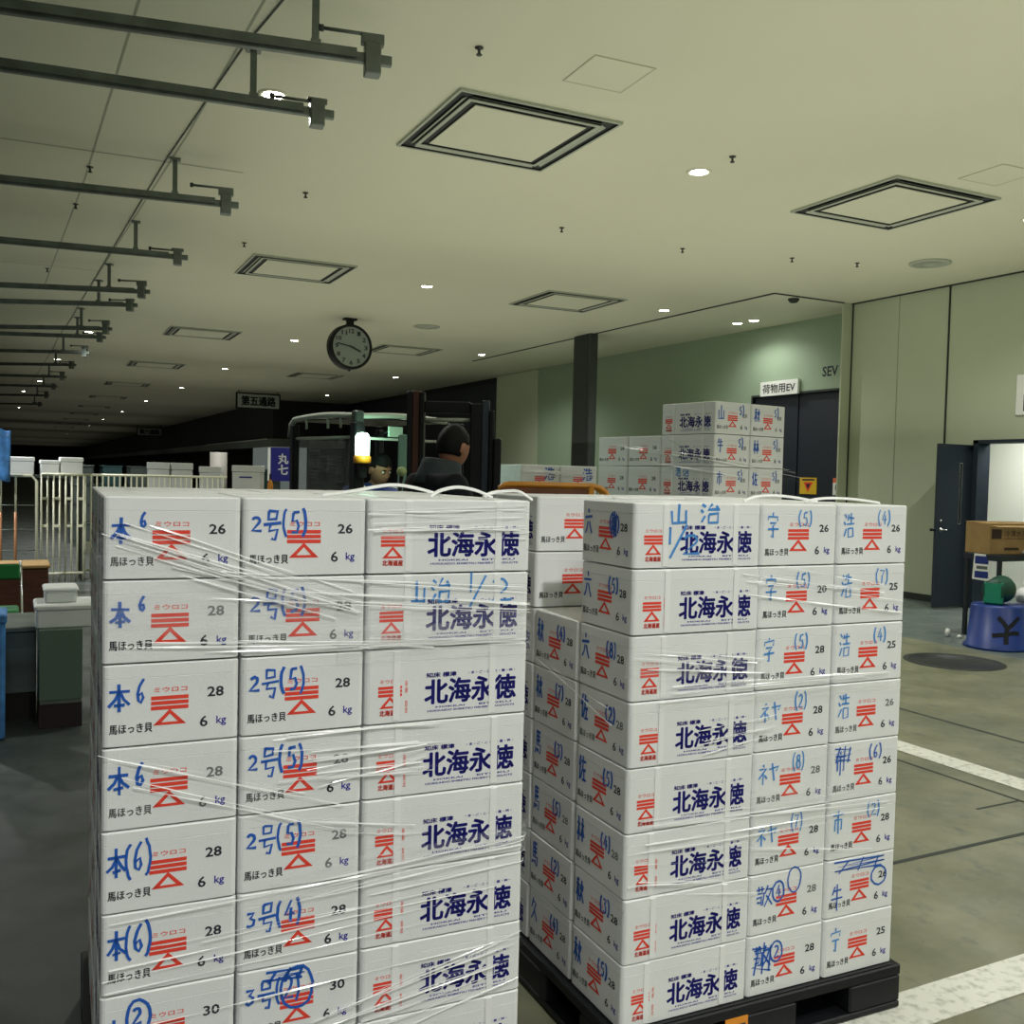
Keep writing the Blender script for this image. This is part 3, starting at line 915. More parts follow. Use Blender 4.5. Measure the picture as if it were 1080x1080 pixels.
# lift door: two leaves in a frame
mb = MB()
mb.box(12.82, 12.88, 12.40, 13.56, 0, 3.36, DARKB, None, .004)
mb.box(12.80, 12.86, 13.57, 14.75, 0, 3.36, DARKB, None, .004)
d1 = struct(mb.obj('door_1'), 'dark goods lift door')
mb = MB()
mb.box(12.74, 12.9, 12.36, 12.40, 0, 3.40, STEELD); mb.box(12.74, 12.9, 14.75, 14.79, 0, 3.40, STEELD); mb.box(12.74, 12.9, 12.36, 14.79, 3.36, 3.40, STEELD)
mb.obj('door_frame', d1)
# recess groove and column
mb = MB()
mb.box(10.50, 10.545, 11.75, 23.0, CZ - .012, CZ, GAP); mb.box(10.50, 11.99, 11.73, 11.775, CZ - .012, CZ, GAP)
mb.box(12.16, 12.2, 6, 11.75, CZ - .015, CZ, GAP)
struct(mb.obj('trim_2'), 'dark shutter slot in the ceiling round the recess')
mb = MB()
mb.box(10.42, 10.60, 17.02, 17.70, 0, CZ, STEELD, None, .01)
mb.box(10.415, 10.435, 17.10, 17.62, 0, CZ, GAP)
struct(mb.obj('column'), 'dark grey steel shutter column')
# doorway on the right and the room behind
d2 = thing('open_door', 'dark slate door leaf standing open with a slit window', 'door', (12.2, 9.40, 0))
mb = MB(); mb.box(-.70, .0, 0, .045, .02, 2.33, DOORM, None, .004)
mb.obj('leaf', d2)
mb = MB(); mb.box(-.27, -.21, -.004, .0, 1.2, 2.07, CHROME); mb.box(-.262, -.218, -.006, -.003, 1.21, 2.06, SLOT)
mb.obj('slit_window', d2)
mb = MB()
mb.rev([(.028, 0), (.028, .012), (.012, .014), (.012, .05)], CHROME, Matrix.Translation((-.62, 0, 1.12)) @ Matrix.Rotation(PI / 2, 4, 'X'), 16)
mb.tube([(-.62, -.05, 1.12), (-.50, -.055, 1.115)], .009, CHROME)
mb.rev([(.022, 0), (.022, .012), (.0, .014)], CHROME, Matrix.Translation((-.62, 0, 1.24)) @ Matrix.Rotation(PI / 2, 4, 'X'), 16)
mb.tube([(-.71, .02, 1.12), (-.78, .03, 1.12)], .02, BLACKP)
mb.obj('handle', d2)
mb = MB(); mb.tube([(-.02, -.01, 2.28), (-.22, -.06, 2.30), (-.02, -.02, 2.32)], .012, STEELD)
mb.obj('door_closer', d2)
mb = MB()
mb.box(12.17, 12.43, 9.30, 9.38, 0, 2.40, DOORM); mb.box(12.17, 12.43, 7.60, 7.66, 0, 2.40, DOORM); mb.box(12.17, 12.43, 7.60, 9.38, 2.35, 2.40, DOORM)
struct(mb.obj('door_2'), 'dark frame of the open doorway')
wall('wall_back_room', 14.2, 14.4, 5.5, 12, 0, 3.2, WHITEP, 'white wall of the lit room beyond the door')
wall('floor_back_room', 12.42, 14.4, 5.5, 12, -.1, 0.002, FLOORM, None)
wall('ceiling_back_room', 12.42, 14.4, 5.5, 11.7, 3.0, 3.1, WHITEP, None)
mb = MB()
N_ = 40
vs = []; fs = []
for i in range(N_ + 1):
    y = 9.12 - i * .9 / N_; x = 13.55 + .035 * math.sin(i * 1.3)
    vs += [(x, y, .1), (x, y, 2.7)]
for i in range(N_): fs.append((2 * i, 2 * i + 1, 2 * i + 3, 2 * i + 2))
mb.add(vs, fs, mat('teal_vinyl', (.01, .07, .075), .2, noise=.8, nscale=9), None, True)
tag(mb.obj('strip_curtain'), 'dark teal strip curtain hanging in the lit doorway', 'curtain')
light('room_lamp', 'AREA', 75, (1, .98, .92), None, (13.2, 9.0, 2.9)).data.size = 1.0

# signs
g = thing('lift_sign', 'white sign reading 荷物用EV over the dark lift door', 'sign', (12.70, 13.97, 3.36))
mb = MB(); mb.box(-.02, .03, -.5, .5, 0, .27, WHITEP)
fc = Face((-.02, .5, 0), (0, -1, 0), (0, 0, 1), 1.0, .27, .002)
fc.btext(mb, '荷物用EV', INK, .07, .18, .93, .80, .004); mb.obj('plate', g)
mb = MB(); fc = Face((12.75, 12.94, 3.62), (0, -1, 0), (0, 0, 1), .37, .18, .004)
fc.text(mb, 'SEV', INK, 0, 0, 1, 1, .02)
fc2 = Face((12.75, 12.94, 3.62), (0, -1, 0), (0, 0, 1), .37, .18, .001)
fc2.text(mb, 'SEV', INK, 0, 0, 1, 1, .02)
tag(mb.obj('wall_lettering'), 'black SEV letters on the wall above the lift door', 'sign')
g = thing('warning_sign', 'yellow warning sign with red triangle on the lift door', 'sign', (12.815, 13.26, 1.53))
mb = MB(); mb.box(-.006, 0, -.21, .21, 0, .30, YELLOW)
fc = Face((-.006, .21, 0), (0, -1, 0), (0, 0, 1), .42, .30, .001)
fc.poly(mb, RED, [(.22, .72), (.5, .12), (.78, .72)]); fc.poly(mb, INK, [(.36, .62), (.5, .28), (.64, .62)], .001); fc.rect(mb, INK, .12, .82, .88, .92)
mb.obj('plate', g)
g = thing('notice', 'small white notice with red top at the lift door edge', 'sign', (12.745, 12.50, 1.53))
mb = MB(); mb.box(-.006, 0, -.09, .09, 0, .30, WHITEP)
fc = Face((-.006, .09, 0), (0, -1, 0), (0, 0, 1), .18, .30, .001)
fc.rect(mb, mat('notice_red', (.7, .16, .06), .5), 0, .72, 1, 1); fc.stroke(mb, INK, [(.4, .62), (.35, .35), (.6, .15), (.85, .3)], .016)
mb.obj('plate', g)
g = thing('wall_sign', 'white wall sign cut by the frame above the doorway', 'sign', (12.2, 8.55, 2.72))
mb = MB(); mb.box(-.03, 0, -.2, .2, 0, .56, WHITEP, None, .01); fc = Face((-.03, .2, 0), (0, -1, 0), (0, 0, 1), .4, .56, .001)
fc.rect(mb, INK, .3, .1, .9, .5); mb.obj('plate', g)

# ------------------------------------------------------------------ ceiling fittings
def cassette(cx, cy, label, s=1.46):
    r = thing('air_conditioner_panel', label, 'air conditioner', (cx, cy, CZ), math.radians(-1.0), 'ceiling air conditioner panels')
    h = s / 2
    def ring(a, b, z0, z1, m, name):
        mb = MB()
        mb.box(-a, a, -a, -b, z0, z1, m); mb.box(-a, a, b, a, z0, z1, m); mb.box(-a, -b, -b, b, z0, z1, m); mb.box(b, a, -b, b, z0, z1, m)
        return mb.obj(name, r)
    T_ = .016
    def trough(a, b):
        ring(a, b, -T_, 0, SLOT, 'shadow_gap')  # dark ring puts the shade inside the slots into the colour
    ring(h, h - .022, -T_ - .006, -T_, FRAMEG, 'outer_frame'); ring(h, h - .008, -T_, 0, FRAMEG, 'outer_skirt'); trough(h - .008, h - .021)
    ring(h - .021, h - .13, -.004, 0, SLOT, 'outlet_slot')
    mb = MB()
    o_, i_ = h - .082, h - .122            # slanting louvre vanes, outer edge low
    for a_ in range(4):
        M_ = Matrix.Rotation(a_ * PI / 2, 4, 'Z')
        mb.add([(-o_ + .06, o_, -T_ - .007), (o_ - .06, o_, -T_ - .007), (o_ - .06, i_, -.003), (-o_ + .06, i_, -.003), (-o_ + .06, o_, -T_ - .004), (o_ - .06, o_, -T_ - .004), (o_ - .06, i_, -.001), (-o_ + .06, i_, -.001)],
               [(3, 2, 1, 0), (4, 5, 6, 7), (0, 1, 5, 4), (1, 2, 6, 5), (2, 3, 7, 6), (3, 0, 4, 7)], FRAMEG, M_)
    mb.obj('louvre_vanes', r)
    ring(h - .13, h - .162, -T_ - .008, -T_, FRAMEG, 'inner_frame'); trough(h - .131, h - .161)
    ring(h - .162, h - .225, -.006, 0, SLOT, 'inlet_slot')
    mb = MB(); mb.box(-h + .225, h - .225, -h + .225, h - .225, -T_ - .008, -T_, CEILP); mb.box(-h + .227, h - .227, -h + .227, h - .227, -T_, 0, SLOT)
    mb.obj('centre_panel', r)
YS = [7.60, 14.22, 22.0, 29.6, 37.2, 44.8, 52.4, 60, 67.6, 75.2, 82.8]
for i, y in enumerate(YS):
    cassette(3.74 if i == 0 else 3.62 - .035 * (i - 1), y, f'square ceiling air conditioner panel, {ORD[i] if i else "nearest"} in the row beside the hanging rails' if i < 10 else 'square ceiling air conditioner panel, last of the row beside the hanging rails')
for i, y in enumerate(YS[:4]):
    cassette(8.22 if i else 8.19, y if i else 7.40, f'square ceiling air conditioner panel, {ORD[i] if i else "nearest"} in the row toward the right wall')

LENS = MB().rev([(0.0, -.008), (.06, -.008), (.085, -.004)], GLOW, None, 20).mesh('lens')
TRIM = MB().rev([(.085, 0), (.085, -.006), (.105, -.012), (.12, -.006), (.122, 0)], CEILP, None, 20).mesh('trim_ring')
def downlight(x, y, label, lit=True, power=1., z=CZ):
    r = thing('downlight', label, 'ceiling lamp', (x, y, z), 0, 'recessed ceiling downlights')
    link('lens', LENS, r); link('trim_ring', TRIM, r)
    if lit:
        l = light('bulb', 'SPOT', LAMP_W * power, LAMP_C, r, (0, 0, -.03), .07, math.radians(150))
row = [7.58, 14.34, 21.95, 29.4, 37.4, 46.1, 55.9, 66, 77.5, 89.5, 101.5, 117, 133, 151]
for i, y in enumerate(row):
    downlight([5.8, 5.74, 5.6, 5.46, 5.4, 5.16, 5.06, 4.87, 4.75, 4.62, 4.34, 4.16, 3.9, 3.58][i], y,
              f'round lit ceiling downlight, {ORD[i] if i else "nearest"} in the row running past the clock' if i < 10 else f'tiny lit downlight far down the clock row, {["eleventh", "twelfth", "thirteenth", "last"][i - 10]} from the front', i < 5, [1.0, 1, 1, .7, .5][i] if i < 5 else 1)
for i, (x, y) in enumerate([(10.05, 14.0), (10.15, 21.65), (10.4, 28.4), (10.7, 36.8)]):
    downlight(x, y, f'round lit ceiling downlight, {ORD[i] if i else "nearest"} in the row along the shutter slot', i < 2, .8)
downlight(11.99, 14.37, 'lit downlight inside the recess, the one farther from the corner', True, .13)
downlight(12.02, 13.95, 'lit downlight inside the recess, the one nearer the corner', True, .11)
for i, (x, y) in enumerate([(1.79, 7.77), (1.42, 23.4), (1.01, 30.0), (.74, 38.2), (.27, 44), (.14, 57)]):
    downlight(x, y, f'lit downlight among the hanging rails, {ORD[i] if i else "nearest"} from the front', i < 3, [.6, .8, .8][min(i, 2)])
# out-of-frame lamps: the grid continued, plus added ones brightening the crates and stack flank
for i, (x, y) in enumerate([(5.8, .2), (1.2, -.6), (9.6, .2), (-.7, -4.2), (5.8, -6.6), (-3.2, -1.0), (9.9, 7.0), (-3, 12.5), (-2.2, 16.9)]):
    downlight(x, y, 'unseen ceiling downlight outside the picture', True, [1.35, 1.5, 1.0, 2.2, 1.4, .2, .8, 4.0, 5.0][i])

# hanging shutter rails on the left
rails = [((-.09, 6.29), (2.08, 5.86), 1.62, 1), ((-.1, 7.2), (2.03, 6.93), 1.47, 0), ((-.14, 10.05), (1.92, 9.74), 1.34, 1), ((-.17, 12.75), (1.86, 12.47), 1.27, 0),
         ((-.21, 15.91), (1.74, 15.19), 1.20, 1), ((-.23, 17.48), (1.71, 16.55), 1.16, 0), ((-.27, 20.73), (1.59, 19.67), 1.08, 1), ((-.29, 21.79), (1.59, 21.04), 1.08, 0),
         ((-.33, 25.07), (1.49, 24.09), .95, 1), ((-.37, 28.39), (1.36, 27.28), .9, 0), ((-.4, 32), (1.3, 31.2), .85, 1), ((-.45, 36), (1.2, 35.2), .8, 0), ((-.5, 41), (1.1, 40), .7, 1), ((-.5, 47), (1.0, 46), .7, 0)]
for i, (a, b, hx, up) in enumerate(rails):
    a, b = Vector((*a, 0)), Vector((*b, 0))
    d = (b - a).normalized(); ang = math.atan2(d.y, d.x)
    r = thing('hanging_rail', f'grey steel rail hung below the ceiling on the left, {ORD[i] if i else "nearest"} from the front' if i < 10 else f'far dark rail below the ceiling, {["eleventh", "twelfth", "thirteenth", "fourteenth"][i - 10]} from the front', 'rail', (b.x, b.y, 4.30), ang, 'hanging shutter rails')
    mb = MB()
    mb.box(-4.2, -.0, -.022, .022, -.03, .03, STEEL, None, .004)
    mb.box(-4.2, -.22, -.045, .045, .03, .042, STEEL)
    mb.box(-4.2, -.22, -.045, -.036, -.012, .03, STEEL); mb.box(-4.2, -.22, .036, .045, -.012, .03, STEEL)
    mb.obj('beam', r)
    hl = (hx - b.x) / d.x
    for hh in (hl, hl - 1.9):
        mb = MB()
        mb.box(hh - .022, hh + .022, -.012, .012, .04, .375, STEEL); mb.box(hh - .05, hh + .05, -.04, .04, .36, .38, STEEL); mb.box(hh - .03, hh + .03, -.05, .05, .03, .06, STEEL)
        mb.obj('hanger', r)
    mb = MB()
    mb.box(-.17, -.07, -.05, .05, -.10, .09, STEEL, None, .006); mb.box(-.19, -.05, -.03, .03, .085, .15 if up else .10, STEEL, None, .004)
    mb.obj('end_bracket', r)
    mb = MB()
    zz = .15 if up else .075
    mb.tube([(-.42, 0, zz), (-.05, 0, zz)], .012, STEEL); mb.tube([(-.45, 0, zz), (-.42, 0, zz)], .022, STEELD)
    mb.obj('lever', r)
mb = MB()
mb.tube([(x, y, CZ - .008) for x, y in ((1.57, 5.2), (1.40, 7), (1.27, 9.8), (1.20, 12.5), (1.13, 15.3), (1.09, 16.8), (1.01, 19.9), (.99, 21.2), (.87, 24.3), (.82, 27.5), (.3, 46))], .006, STEEL, 6)
tag(mb.obj('conduit'), 'thin grey conduit running along the ceiling over the rail hangers', 'pipe')
mb = MB()
for (x0, y0, x1, y1, w) in [(1.42, 3, 1.34, 9, .008), (1.34, 9, 1.0, 20, .008), (-.6, 10.08, 2.0, 9.93, .012), (-.6, 16.1, 1.1, 16.0, .012), (.72, 4, .62, 11, .008), (.62, 11, .4, 18, .008)]:
    d = Vector((x1 - x0, y1 - y0, 0)).normalized(); n = Vector((-d.y, d.x, 0)) * w
    p, q = Vector((x0, y0, CZ - .002)), Vector((x1, y1, CZ - .002))
    mb.add([p + n, q + n, q - n, p - n], [(0, 1, 2, 3)], mat('ceiling_joint', (.36, .39, .29), .7))
struct(mb.obj('trim_3'), 'fine joints between the ceiling boards')
def hatch(x, y, s, label):
    mb = MB(); h = s / 2; t = .012; m = mat('hatch_edge', (.52, .53, .40), .6)
    mb.box(-h, h, -h, -h + t, -.006, 0, m); mb.box(-h, h, h - t, h, -.006, 0, m); mb.box(-h, -h + t, -h + t, h - t, -.006, 0, m); mb.box(h - t, h, -h + t, h - t, -.006, 0, m)
    mb.box(-h + t, h - t, -h + t, h - t, -.004, 0, CEIL)
    tag(mb.obj('access_hatch', None, (x, y, CZ), math.radians(-3)), label, 'ceiling hatch')
hatch(3.84, 6.12, .5, 'faint square access hatch beside the nearest air conditioner')
hatch(8.25, 6.2, .5, 'faint square access hatch before the air conditioner toward the wall')
spr = [(2.83, 6.19, 'above the nearest air conditioner panel edge'), (5.78, 7.07, 'beside the nearest clock-row downlight'), (5.73, 10.08, 'in mid ceiling between the two nearest clock-row downlights'), (9.06, 9.81, 'between the wall-side panel and the recess corner'),
       (.64, 10.54, 'by the third rail, nearer one'), (.59, 12.1, 'by the third rail, farther one'), (.41, 16.27, 'behind the fourth rail'), (2.72, 10.28, 'before the second air conditioner of the rail row'),
       (2.63, 12.95, 'just before the second air conditioner of the rail row'), (7.55, 10.16, 'before the second panel of the wall-side row'), (9.98, 9.57, 'close to the recess corner in the ceiling'), (1.0, 5.3, 'near the first rail')]
SP = MB().rev([(.03, 0), (.03, -.008), (.010, -.012), (.010, -.04), (.022, -.05), (.02, -.055), (0, -.056)], STEELD, None, 12)
SPM = SP.mesh('sprinkler_head')
for x, y, t in spr:
    tag(link('sprinkler_head', SPM, None, (x, y, CZ)), f'small dark ceiling sprinkler {t}', 'sprinkler', 'ceiling sprinklers')
DOM = MB().rev([(.09, 0), (.09, -.02), (.06, -.06), (0, -.075)], GAP, None, 16).mesh('ceiling_camera')
tag(link('ceiling_camera', DOM, None, (11.1, 11.95, CZ)), 'small dark dome on the ceiling inside the recess corner', 'camera')
DIF = MB().rev([(.26, 0), (.26, -.02), (.20, -.03), (.20, -.012), (.12, -.03), (.12, -.012), (.05, -.035), (0, -.035)], FRAMEG, None, 24).mesh('air_diffuser')
tag(link('air_diffuser', DIF, None, (7.3, 18.2, CZ)), 'round grey air diffuser beyond the second wall-row panel', 'vent')
tag(link('air_diffuser', DIF, None, (10.75, 9.05, CZ)), 'round grey air diffuser by the right wall joint', 'vent')

# clock
ck = thing('wall_clock', 'large round black rimmed clock hanging from the ceiling', 'clock', (5.7, 18.15, 0), math.radians(6))
CZC, CR = 4.13, .43
mb = MB()
mb.rev([(CR, -.10), (CR, .10), (CR - .03, .115), (CR - .05, .10), (CR - .05, .085)], BLACKP, Matrix.Translation((0, 0, CZC)) @ Matrix.Rotation(PI / 2, 4, 'X'), 40)
mb.obj('case', ck)
mb = MB(); DI = mat('clock_dial', (.25, .30, .27), .5)
mb.rev([(CR - .045, .084), (CR - .045, .088)], DI, Matrix.Translation((0, 0, CZC)) @ Matrix.Rotation(PI / 2, 4, 'X'), 40)
fc = Face((0, -.088, CZC), (1, 0, 0), (0, 0, 1), 1, 1, .002)
for h in range(1, 13):
    a = PI / 2 - h * PI / 6; x, z = .30 * math.cos(a), .30 * math.sin(a); w = .035 if h < 10 else .055
    fc.text(mb, str(h), INK, x - w, z - .042, x + w, z + .042, .03)
mb.obj('dial', ck)
mb = MB()
fc.stroke(mb, INK, [(-.04 * math.cos(math.radians(-22)), -.04 * math.sin(math.radians(-22))), (.21 * math.cos(math.radians(-22)), .21 * math.sin(math.radians(-22)))], .034, .006)
mb.obj('hour_hand', ck)
mb = MB(); a = math.radians(170); fc.stroke(mb, INK, [(-.06 * math.cos(a), -.06 * math.sin(a)), (.30 * math.cos(a), .30 * math.sin(a))], .024, .010)
mb.obj('minute_hand', ck)
mb = MB(); mb.box(-.06, .06, -.05, .05, CZC + CR - .02, CZ - .03, BLACKP); mb.box(-.12, .12, -.08, .08, CZ - .04, CZ, BLACKP)
mb.obj('ceiling_bracket', ck)
mb = MB(); mb.rev([(.02, -.0), (.02, .03)], BLACKP, Matrix.Translation((0, 0, CZC - CR - .03)), 10); mb.obj('knob', ck)

# ------------------------------------------------------------------ the dark far hall
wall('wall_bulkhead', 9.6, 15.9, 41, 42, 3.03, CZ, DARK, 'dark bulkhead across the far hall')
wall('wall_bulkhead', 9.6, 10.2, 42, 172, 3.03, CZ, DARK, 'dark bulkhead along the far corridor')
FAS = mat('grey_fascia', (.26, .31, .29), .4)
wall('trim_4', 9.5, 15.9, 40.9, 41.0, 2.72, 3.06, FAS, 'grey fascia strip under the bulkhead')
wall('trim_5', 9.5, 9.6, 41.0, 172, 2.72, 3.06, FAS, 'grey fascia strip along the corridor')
mb = MB(); mb.box(9.44, 9.5, 41.5, 56, 3.03, 3.07, WHITEP)  # light on the fascia edge drawn as a white strip
struct(mb.obj('trim_6'), 'white strip standing in for the lit fascia edge')
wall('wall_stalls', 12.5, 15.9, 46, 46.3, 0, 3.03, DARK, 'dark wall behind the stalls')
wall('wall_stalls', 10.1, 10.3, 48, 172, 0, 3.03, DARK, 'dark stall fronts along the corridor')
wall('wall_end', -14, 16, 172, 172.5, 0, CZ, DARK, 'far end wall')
wall('wall_left', -6.2, -6, 20, 172, 0, CZ, DARK, 'dark left side of the hall')
def hang_sign(cx, y, w, h, z, txt, label):
    r = thing('aisle_sign', label, 'sign', (cx, y, z))
    mb = MB(); mb.box(-w / 2, w / 2, 0, .12, 0, h, BLACKP, None, .02); mb.obj('case', r)
    mb = MB(); mb.box(-w / 2 + .06, w / 2 - .06, -.012, 0, .06, h - .06, mat('sign_face', (.42, .47, .43), .5))
    fc = Face((-w / 2 + .06, -.012, .06), (1, 0, 0), (0, 0, 1), w - .12, h - .12, .004)
    fc.btext(mb, txt, INK, .09, .15, .91, .85, .014); mb.obj('face', r)
    mb = MB(); mb.tube([(-w / 2 + .1, .06, h), (-w / 2 + .1, .06, CZ - z)], .02, BLACKP); mb.tube([(w / 2 - .1, .06, h), (w / 2 - .1, .06, CZ - z)], .02, BLACKP); mb.obj('hanger', r)
hang_sign(8.12, 37, 1.66, .62, 4.0, '第五通路', 'hanging aisle sign reading 第五通路 in a black frame')
hang_sign(8.3, 72, 1.7, .6, 3.9, '第六通路', 'farther small dark aisle sign before the corridor bulkhead')

# stall things far behind: banner, posts, boxes
bn = thing('banner', 'navy blue banner with white 丸七 characters', 'banner', (6.12, 25.0, 1.46), math.radians(-27))
mb = MB(); mb.box(-.31, .36, 0, .03, 0, .86, mat('banner_navy', (.006, .006, .17), .6))
fc = Face((-.31, 0, 0), (1, 0, 0), (0, 0, 1), .67, .86, .003)
fc.btext(mb, '丸\n七', WHITEP, .30, .20, .68, .82, .010); mb.obj('cloth', bn)
mb = MB(); mb.box(-.38, -.31, -.01, .04, 0, .86, WHITEP); mb.obj('white_edge', bn)
mb = MB(); mb.box(-.34, -.28, .03, .07, -1.46, .86, STEELD); mb.box(.28, .34, .03, .07, -1.46, .86, STEELD); mb.obj('stand', bn)
mb = MB(); mb.rev([(.26, 0), (.26, 2.25)], mat('white_column', (.62, .60, .55), .5), None, 20)
struct(mb.obj('column', None, (5.6, 31, 0)), 'pale round column among the stalls')
def far_box(x, y, z, w, d, h, label, rz=-.3, m=None, stripe=False):
    r = thing('foam_crate', label, 'box', (x, y, z), rz, 'foam crates by the fence')
    mb = MB(); mb.prism(rrect(w, d, .02), 0, h * .74, m or EPS, None, .008)
    if stripe:
        Face((-w / 2, -d / 2, 0), (1, 0, 0), (0, 0, 1), w, h, .002).rect(mb, NAVY, .25, .52, .70, .58)
    mb.obj('body', r)
    mb = MB(); mb.prism(rrect(w + .02, d + .02, .02), h * .75, h, LID, None, .01); mb.obj('lid', r)

# tables under the crates that stand behind the fence
def table(x0, x1, y0, y1, z, label, m=STEELD, t=.04):
    r = thing('table', label, 'table', ((x0 + x1) / 2, (y0 + y1) / 2, 0))
    w, d = (x1 - x0) / 2, (y1 - y0) / 2
    mb = MB(); mb.box(-w, w, -d, d, z - t, z, m, None, .005); mb.obj('tabletop', r)
    for sx in (-1, 1):
        for sy in (-1, 1):
            mb = MB(); mb.box(sx * (w - .03) - .02, sx * (w - .03) + .02, sy * (d - .03) - .02, sy * (d - .03) + .02, 0, z - t, m); mb.obj('leg', r)
    return r
table(-.6, .93, 16.25, 17.0, 1.58, 'tall dark rack shelf behind the fence panels')
far_box(.075, 16.55, 1.58, .34, .5, .27, 'white foam crate on the fence, nearest the blue sheet', 0)
far_box(.46, 16.5, 1.58, .26, .5, .23, 'low white foam crate with a navy dot on the fence', 0)
far_box(.76, 16.5, 1.58, .31, .5, .28, 'taller white foam crate touching the low one on the fence', 0)
table(2.2, 4.9, 20.15, 21.4, 1.28, 'dark stall bench carrying pale foam crates')
for i, x in enumerate((2.56, 3.01)):
    far_box(x + .03, 20.95, 1.28, .42, .4, .56, ['wide white foam crate on the stall bench, end nearer the fence', 'wide white foam crate second along the stall bench'][i], -.1)
far_box(3.60, 20.75, 1.28, .42, .36, .50, 'white foam crate third along the stall bench', -.3)
far_box(4.32, 20.55, 1.28, .58, .42, .54, 'big white foam crate with a navy line on the stall bench', -.4, None, True)
bt = thing('bottle', 'amber bottle with a tall neck beside the navy banner', 'bottle', (4.72, 20.3, 1.28))
mb = MB(); mb.rev([(.055, 0), (.06, .02), (.06, .16), (.02, .26)], ORANGE, None, 14); mb.obj('body', bt)
mb = MB(); mb.rev([(.02, .26), (.02, .36), (.024, .37), (.0, .38)], BLACKP, None, 10); mb.obj('cap', bt)
# dim clutter of the stalls: dark upright goods with a few pale ones
def crate(x, y, z, w, d, h, m, label, name='stall_crate'):
    r = thing(name, label, 'crate', (x, y, z), rnd.uniform(-.2, .2), 'crates stacked in the dark stalls')
    mb = MB(); mb.box(-w / 2, w / 2, -d / 2, d / 2, 0, h, m, None, .012); mb.obj('body', r)
    mb = MB(); mb.box(-w / 2 - .012, w / 2 + .012, -d / 2 - .012, d / 2 + .012, h, h + .035, m, None, .006); mb.obj('rim', r)
GREYB = mat('grey_crate', (.10, .13, .13), .5); TEALC = mat('teal_crate', (.03, .09, .10), .5)
cl = [(1.35, 24.5, .5, GREYB, 'grey'), (2.1, 26, .45, TEALC, 'teal'), (2.9, 27, .6, GREYB, 'grey'), (3.9, 28, .5, DARKB, 'black'), (6.6, 30, .6, TEALC, 'teal'), (7.6, 33, .7, GREYB, 'grey')]
for i, (x, y, w, m, c) in enumerate(cl):
    for k in range(4):
        crate(x, y, k * .44, w, .5, .40, m, f'{c} crate in the {ORD[i] if i else "first"} dim stack beyond the bench, {["lowest", "second up", "third up", "topmost"][k]}')

# fence panels of white bars
def fence(x0, x1, y, z1, pitch, label, pairs=False, base=.0, cross=(), cap=True):
    r = thing('barred_fence', label, 'fence', (x0, y, base))
    w = x1 - x0; h = z1 - base
    mb = MB(); mb.tube([(0, 0, h), (w, 0, h)], .02, BAR, 8); mb.obj('top_rail', r)
    mb = MB(); mb.tube([(0, 0, .12), (w, 0, .12)], .02, BAR, 8)
    for c in cross: mb.tube([(0, 0, c), (w, 0, c)], .012, BAR, 6)
    mb.obj('cross_rail', r)
    n = int(w / pitch)
    for i in range(n + 1):
        x = i * pitch
        if x > w: break
        mb = MB(); mb.tube([(x, 0, 0), (x, 0, h)], .014, BAR, 6)
        if pairs and i % 2 == 0:
            for z in (h - .36, h * .52): mb.box(x, x + pitch, -.012, .012, z - .02, z + .02, BAR)
        mb.obj('bar', r)
fence(.34, .92, 15.98, 1.60, .082, 'pale barred fence panel with paired uprights beside the left stack', True)
fence(.96, 3.1, 16.4, 1.60, .083, 'long pale barred fence rising behind the left stack')
cg = thing('wire_cage', 'pale wire cage with copper coloured posts behind the green chair', 'cage', (-.5, 15.6, 0))
mb = MB(); mb.tube([(0, 0, 1.58), (.70, 0, 1.58), (.77, 0, 1.50), (.77, 0, .05)], .02, BAR); mb.obj('frame', cg)
for x, m in ((.28, YFR), (.46, YFR), (.65, YFR)):
    mb = MB(); mb.tube([(x - .15, 0, .05), (x - .15, 0, 1.05)], .018, mat('copper_post', (.34, .15, .06), .5)); mb.tube([(x - .15, 0, 1.05), (x - .15, 0, 1.55), (x - .17, 0, 1.58)], .014, BAR); mb.obj('post', cg)
mb = MB()
for z in (.5, .8, 1.15): mb.tube([(0, 0, z), (.77, 0, z)], .008, STEEL)
mb.obj('wire', cg)

# left foreground: counter, cabinet, crates, chair
ct = thing('steel_counter', 'low stainless counter on a dark plinth at the left edge', 'counter', (-.9, 7.7, 0))
mb = MB(); mb.box(-1.0, 1.03, -.35, .35, .18, .60, mat('stainless', (.12, .15, .15), .25, .6, noise=.2, nscale=3, stretch=(.3, .3, 4)), None, .006); mb.obj('body', ct)
mb = MB(); mb.box(-1.02, 1.03, -.37, .36, .60, .635, STEEL, None, .006); mb.obj('worktop', ct)
mb = MB(); mb.box(-1.0, 1.03, -.34, .35, 0, .18, mat('plinth_brown', (.012, .008, .008), .6)); mb.obj('plinth', ct)
cb = thing('cabinet', 'grey green cabinet on a dark base next to the left stack', 'cabinet', (.27, 7.3, 0))
mb = MB(); mb.box(-.13, .13, -.30, .30, .19, .66, mat('grey_green_laminate', (.11, .17, .13), .5), None, .004); mb.obj('body', cb)
mb = MB(); mb.box(-.125, .125, -.29, .30, .165, .19, STEEL); mb.obj('edge_strip', cb)
mb = MB(); mb.box(-.13, .13, -.28, .30, 0, .165, mat('base_maroon', (.018, .008, .009), .6)); mb.obj('plinth', cb)
far_box(.30, 7.25, .66, .36, .40, .155, 'wide white foam crate on the grey green cabinet', 0)
far_box(.275, 7.3, .815, .20, .30, .10, 'small white foam crate on top of the wide crate', 0)
ch = thing('folding_chair', 'folding chair with green vinyl back and seat at the left edge', 'chair', (-.18, 9.6, 0))
mb = MB(); mb.box(-.22, .22, -.02, .02, .72, .86, GREENC, None, .015); mb.obj('backrest', ch)
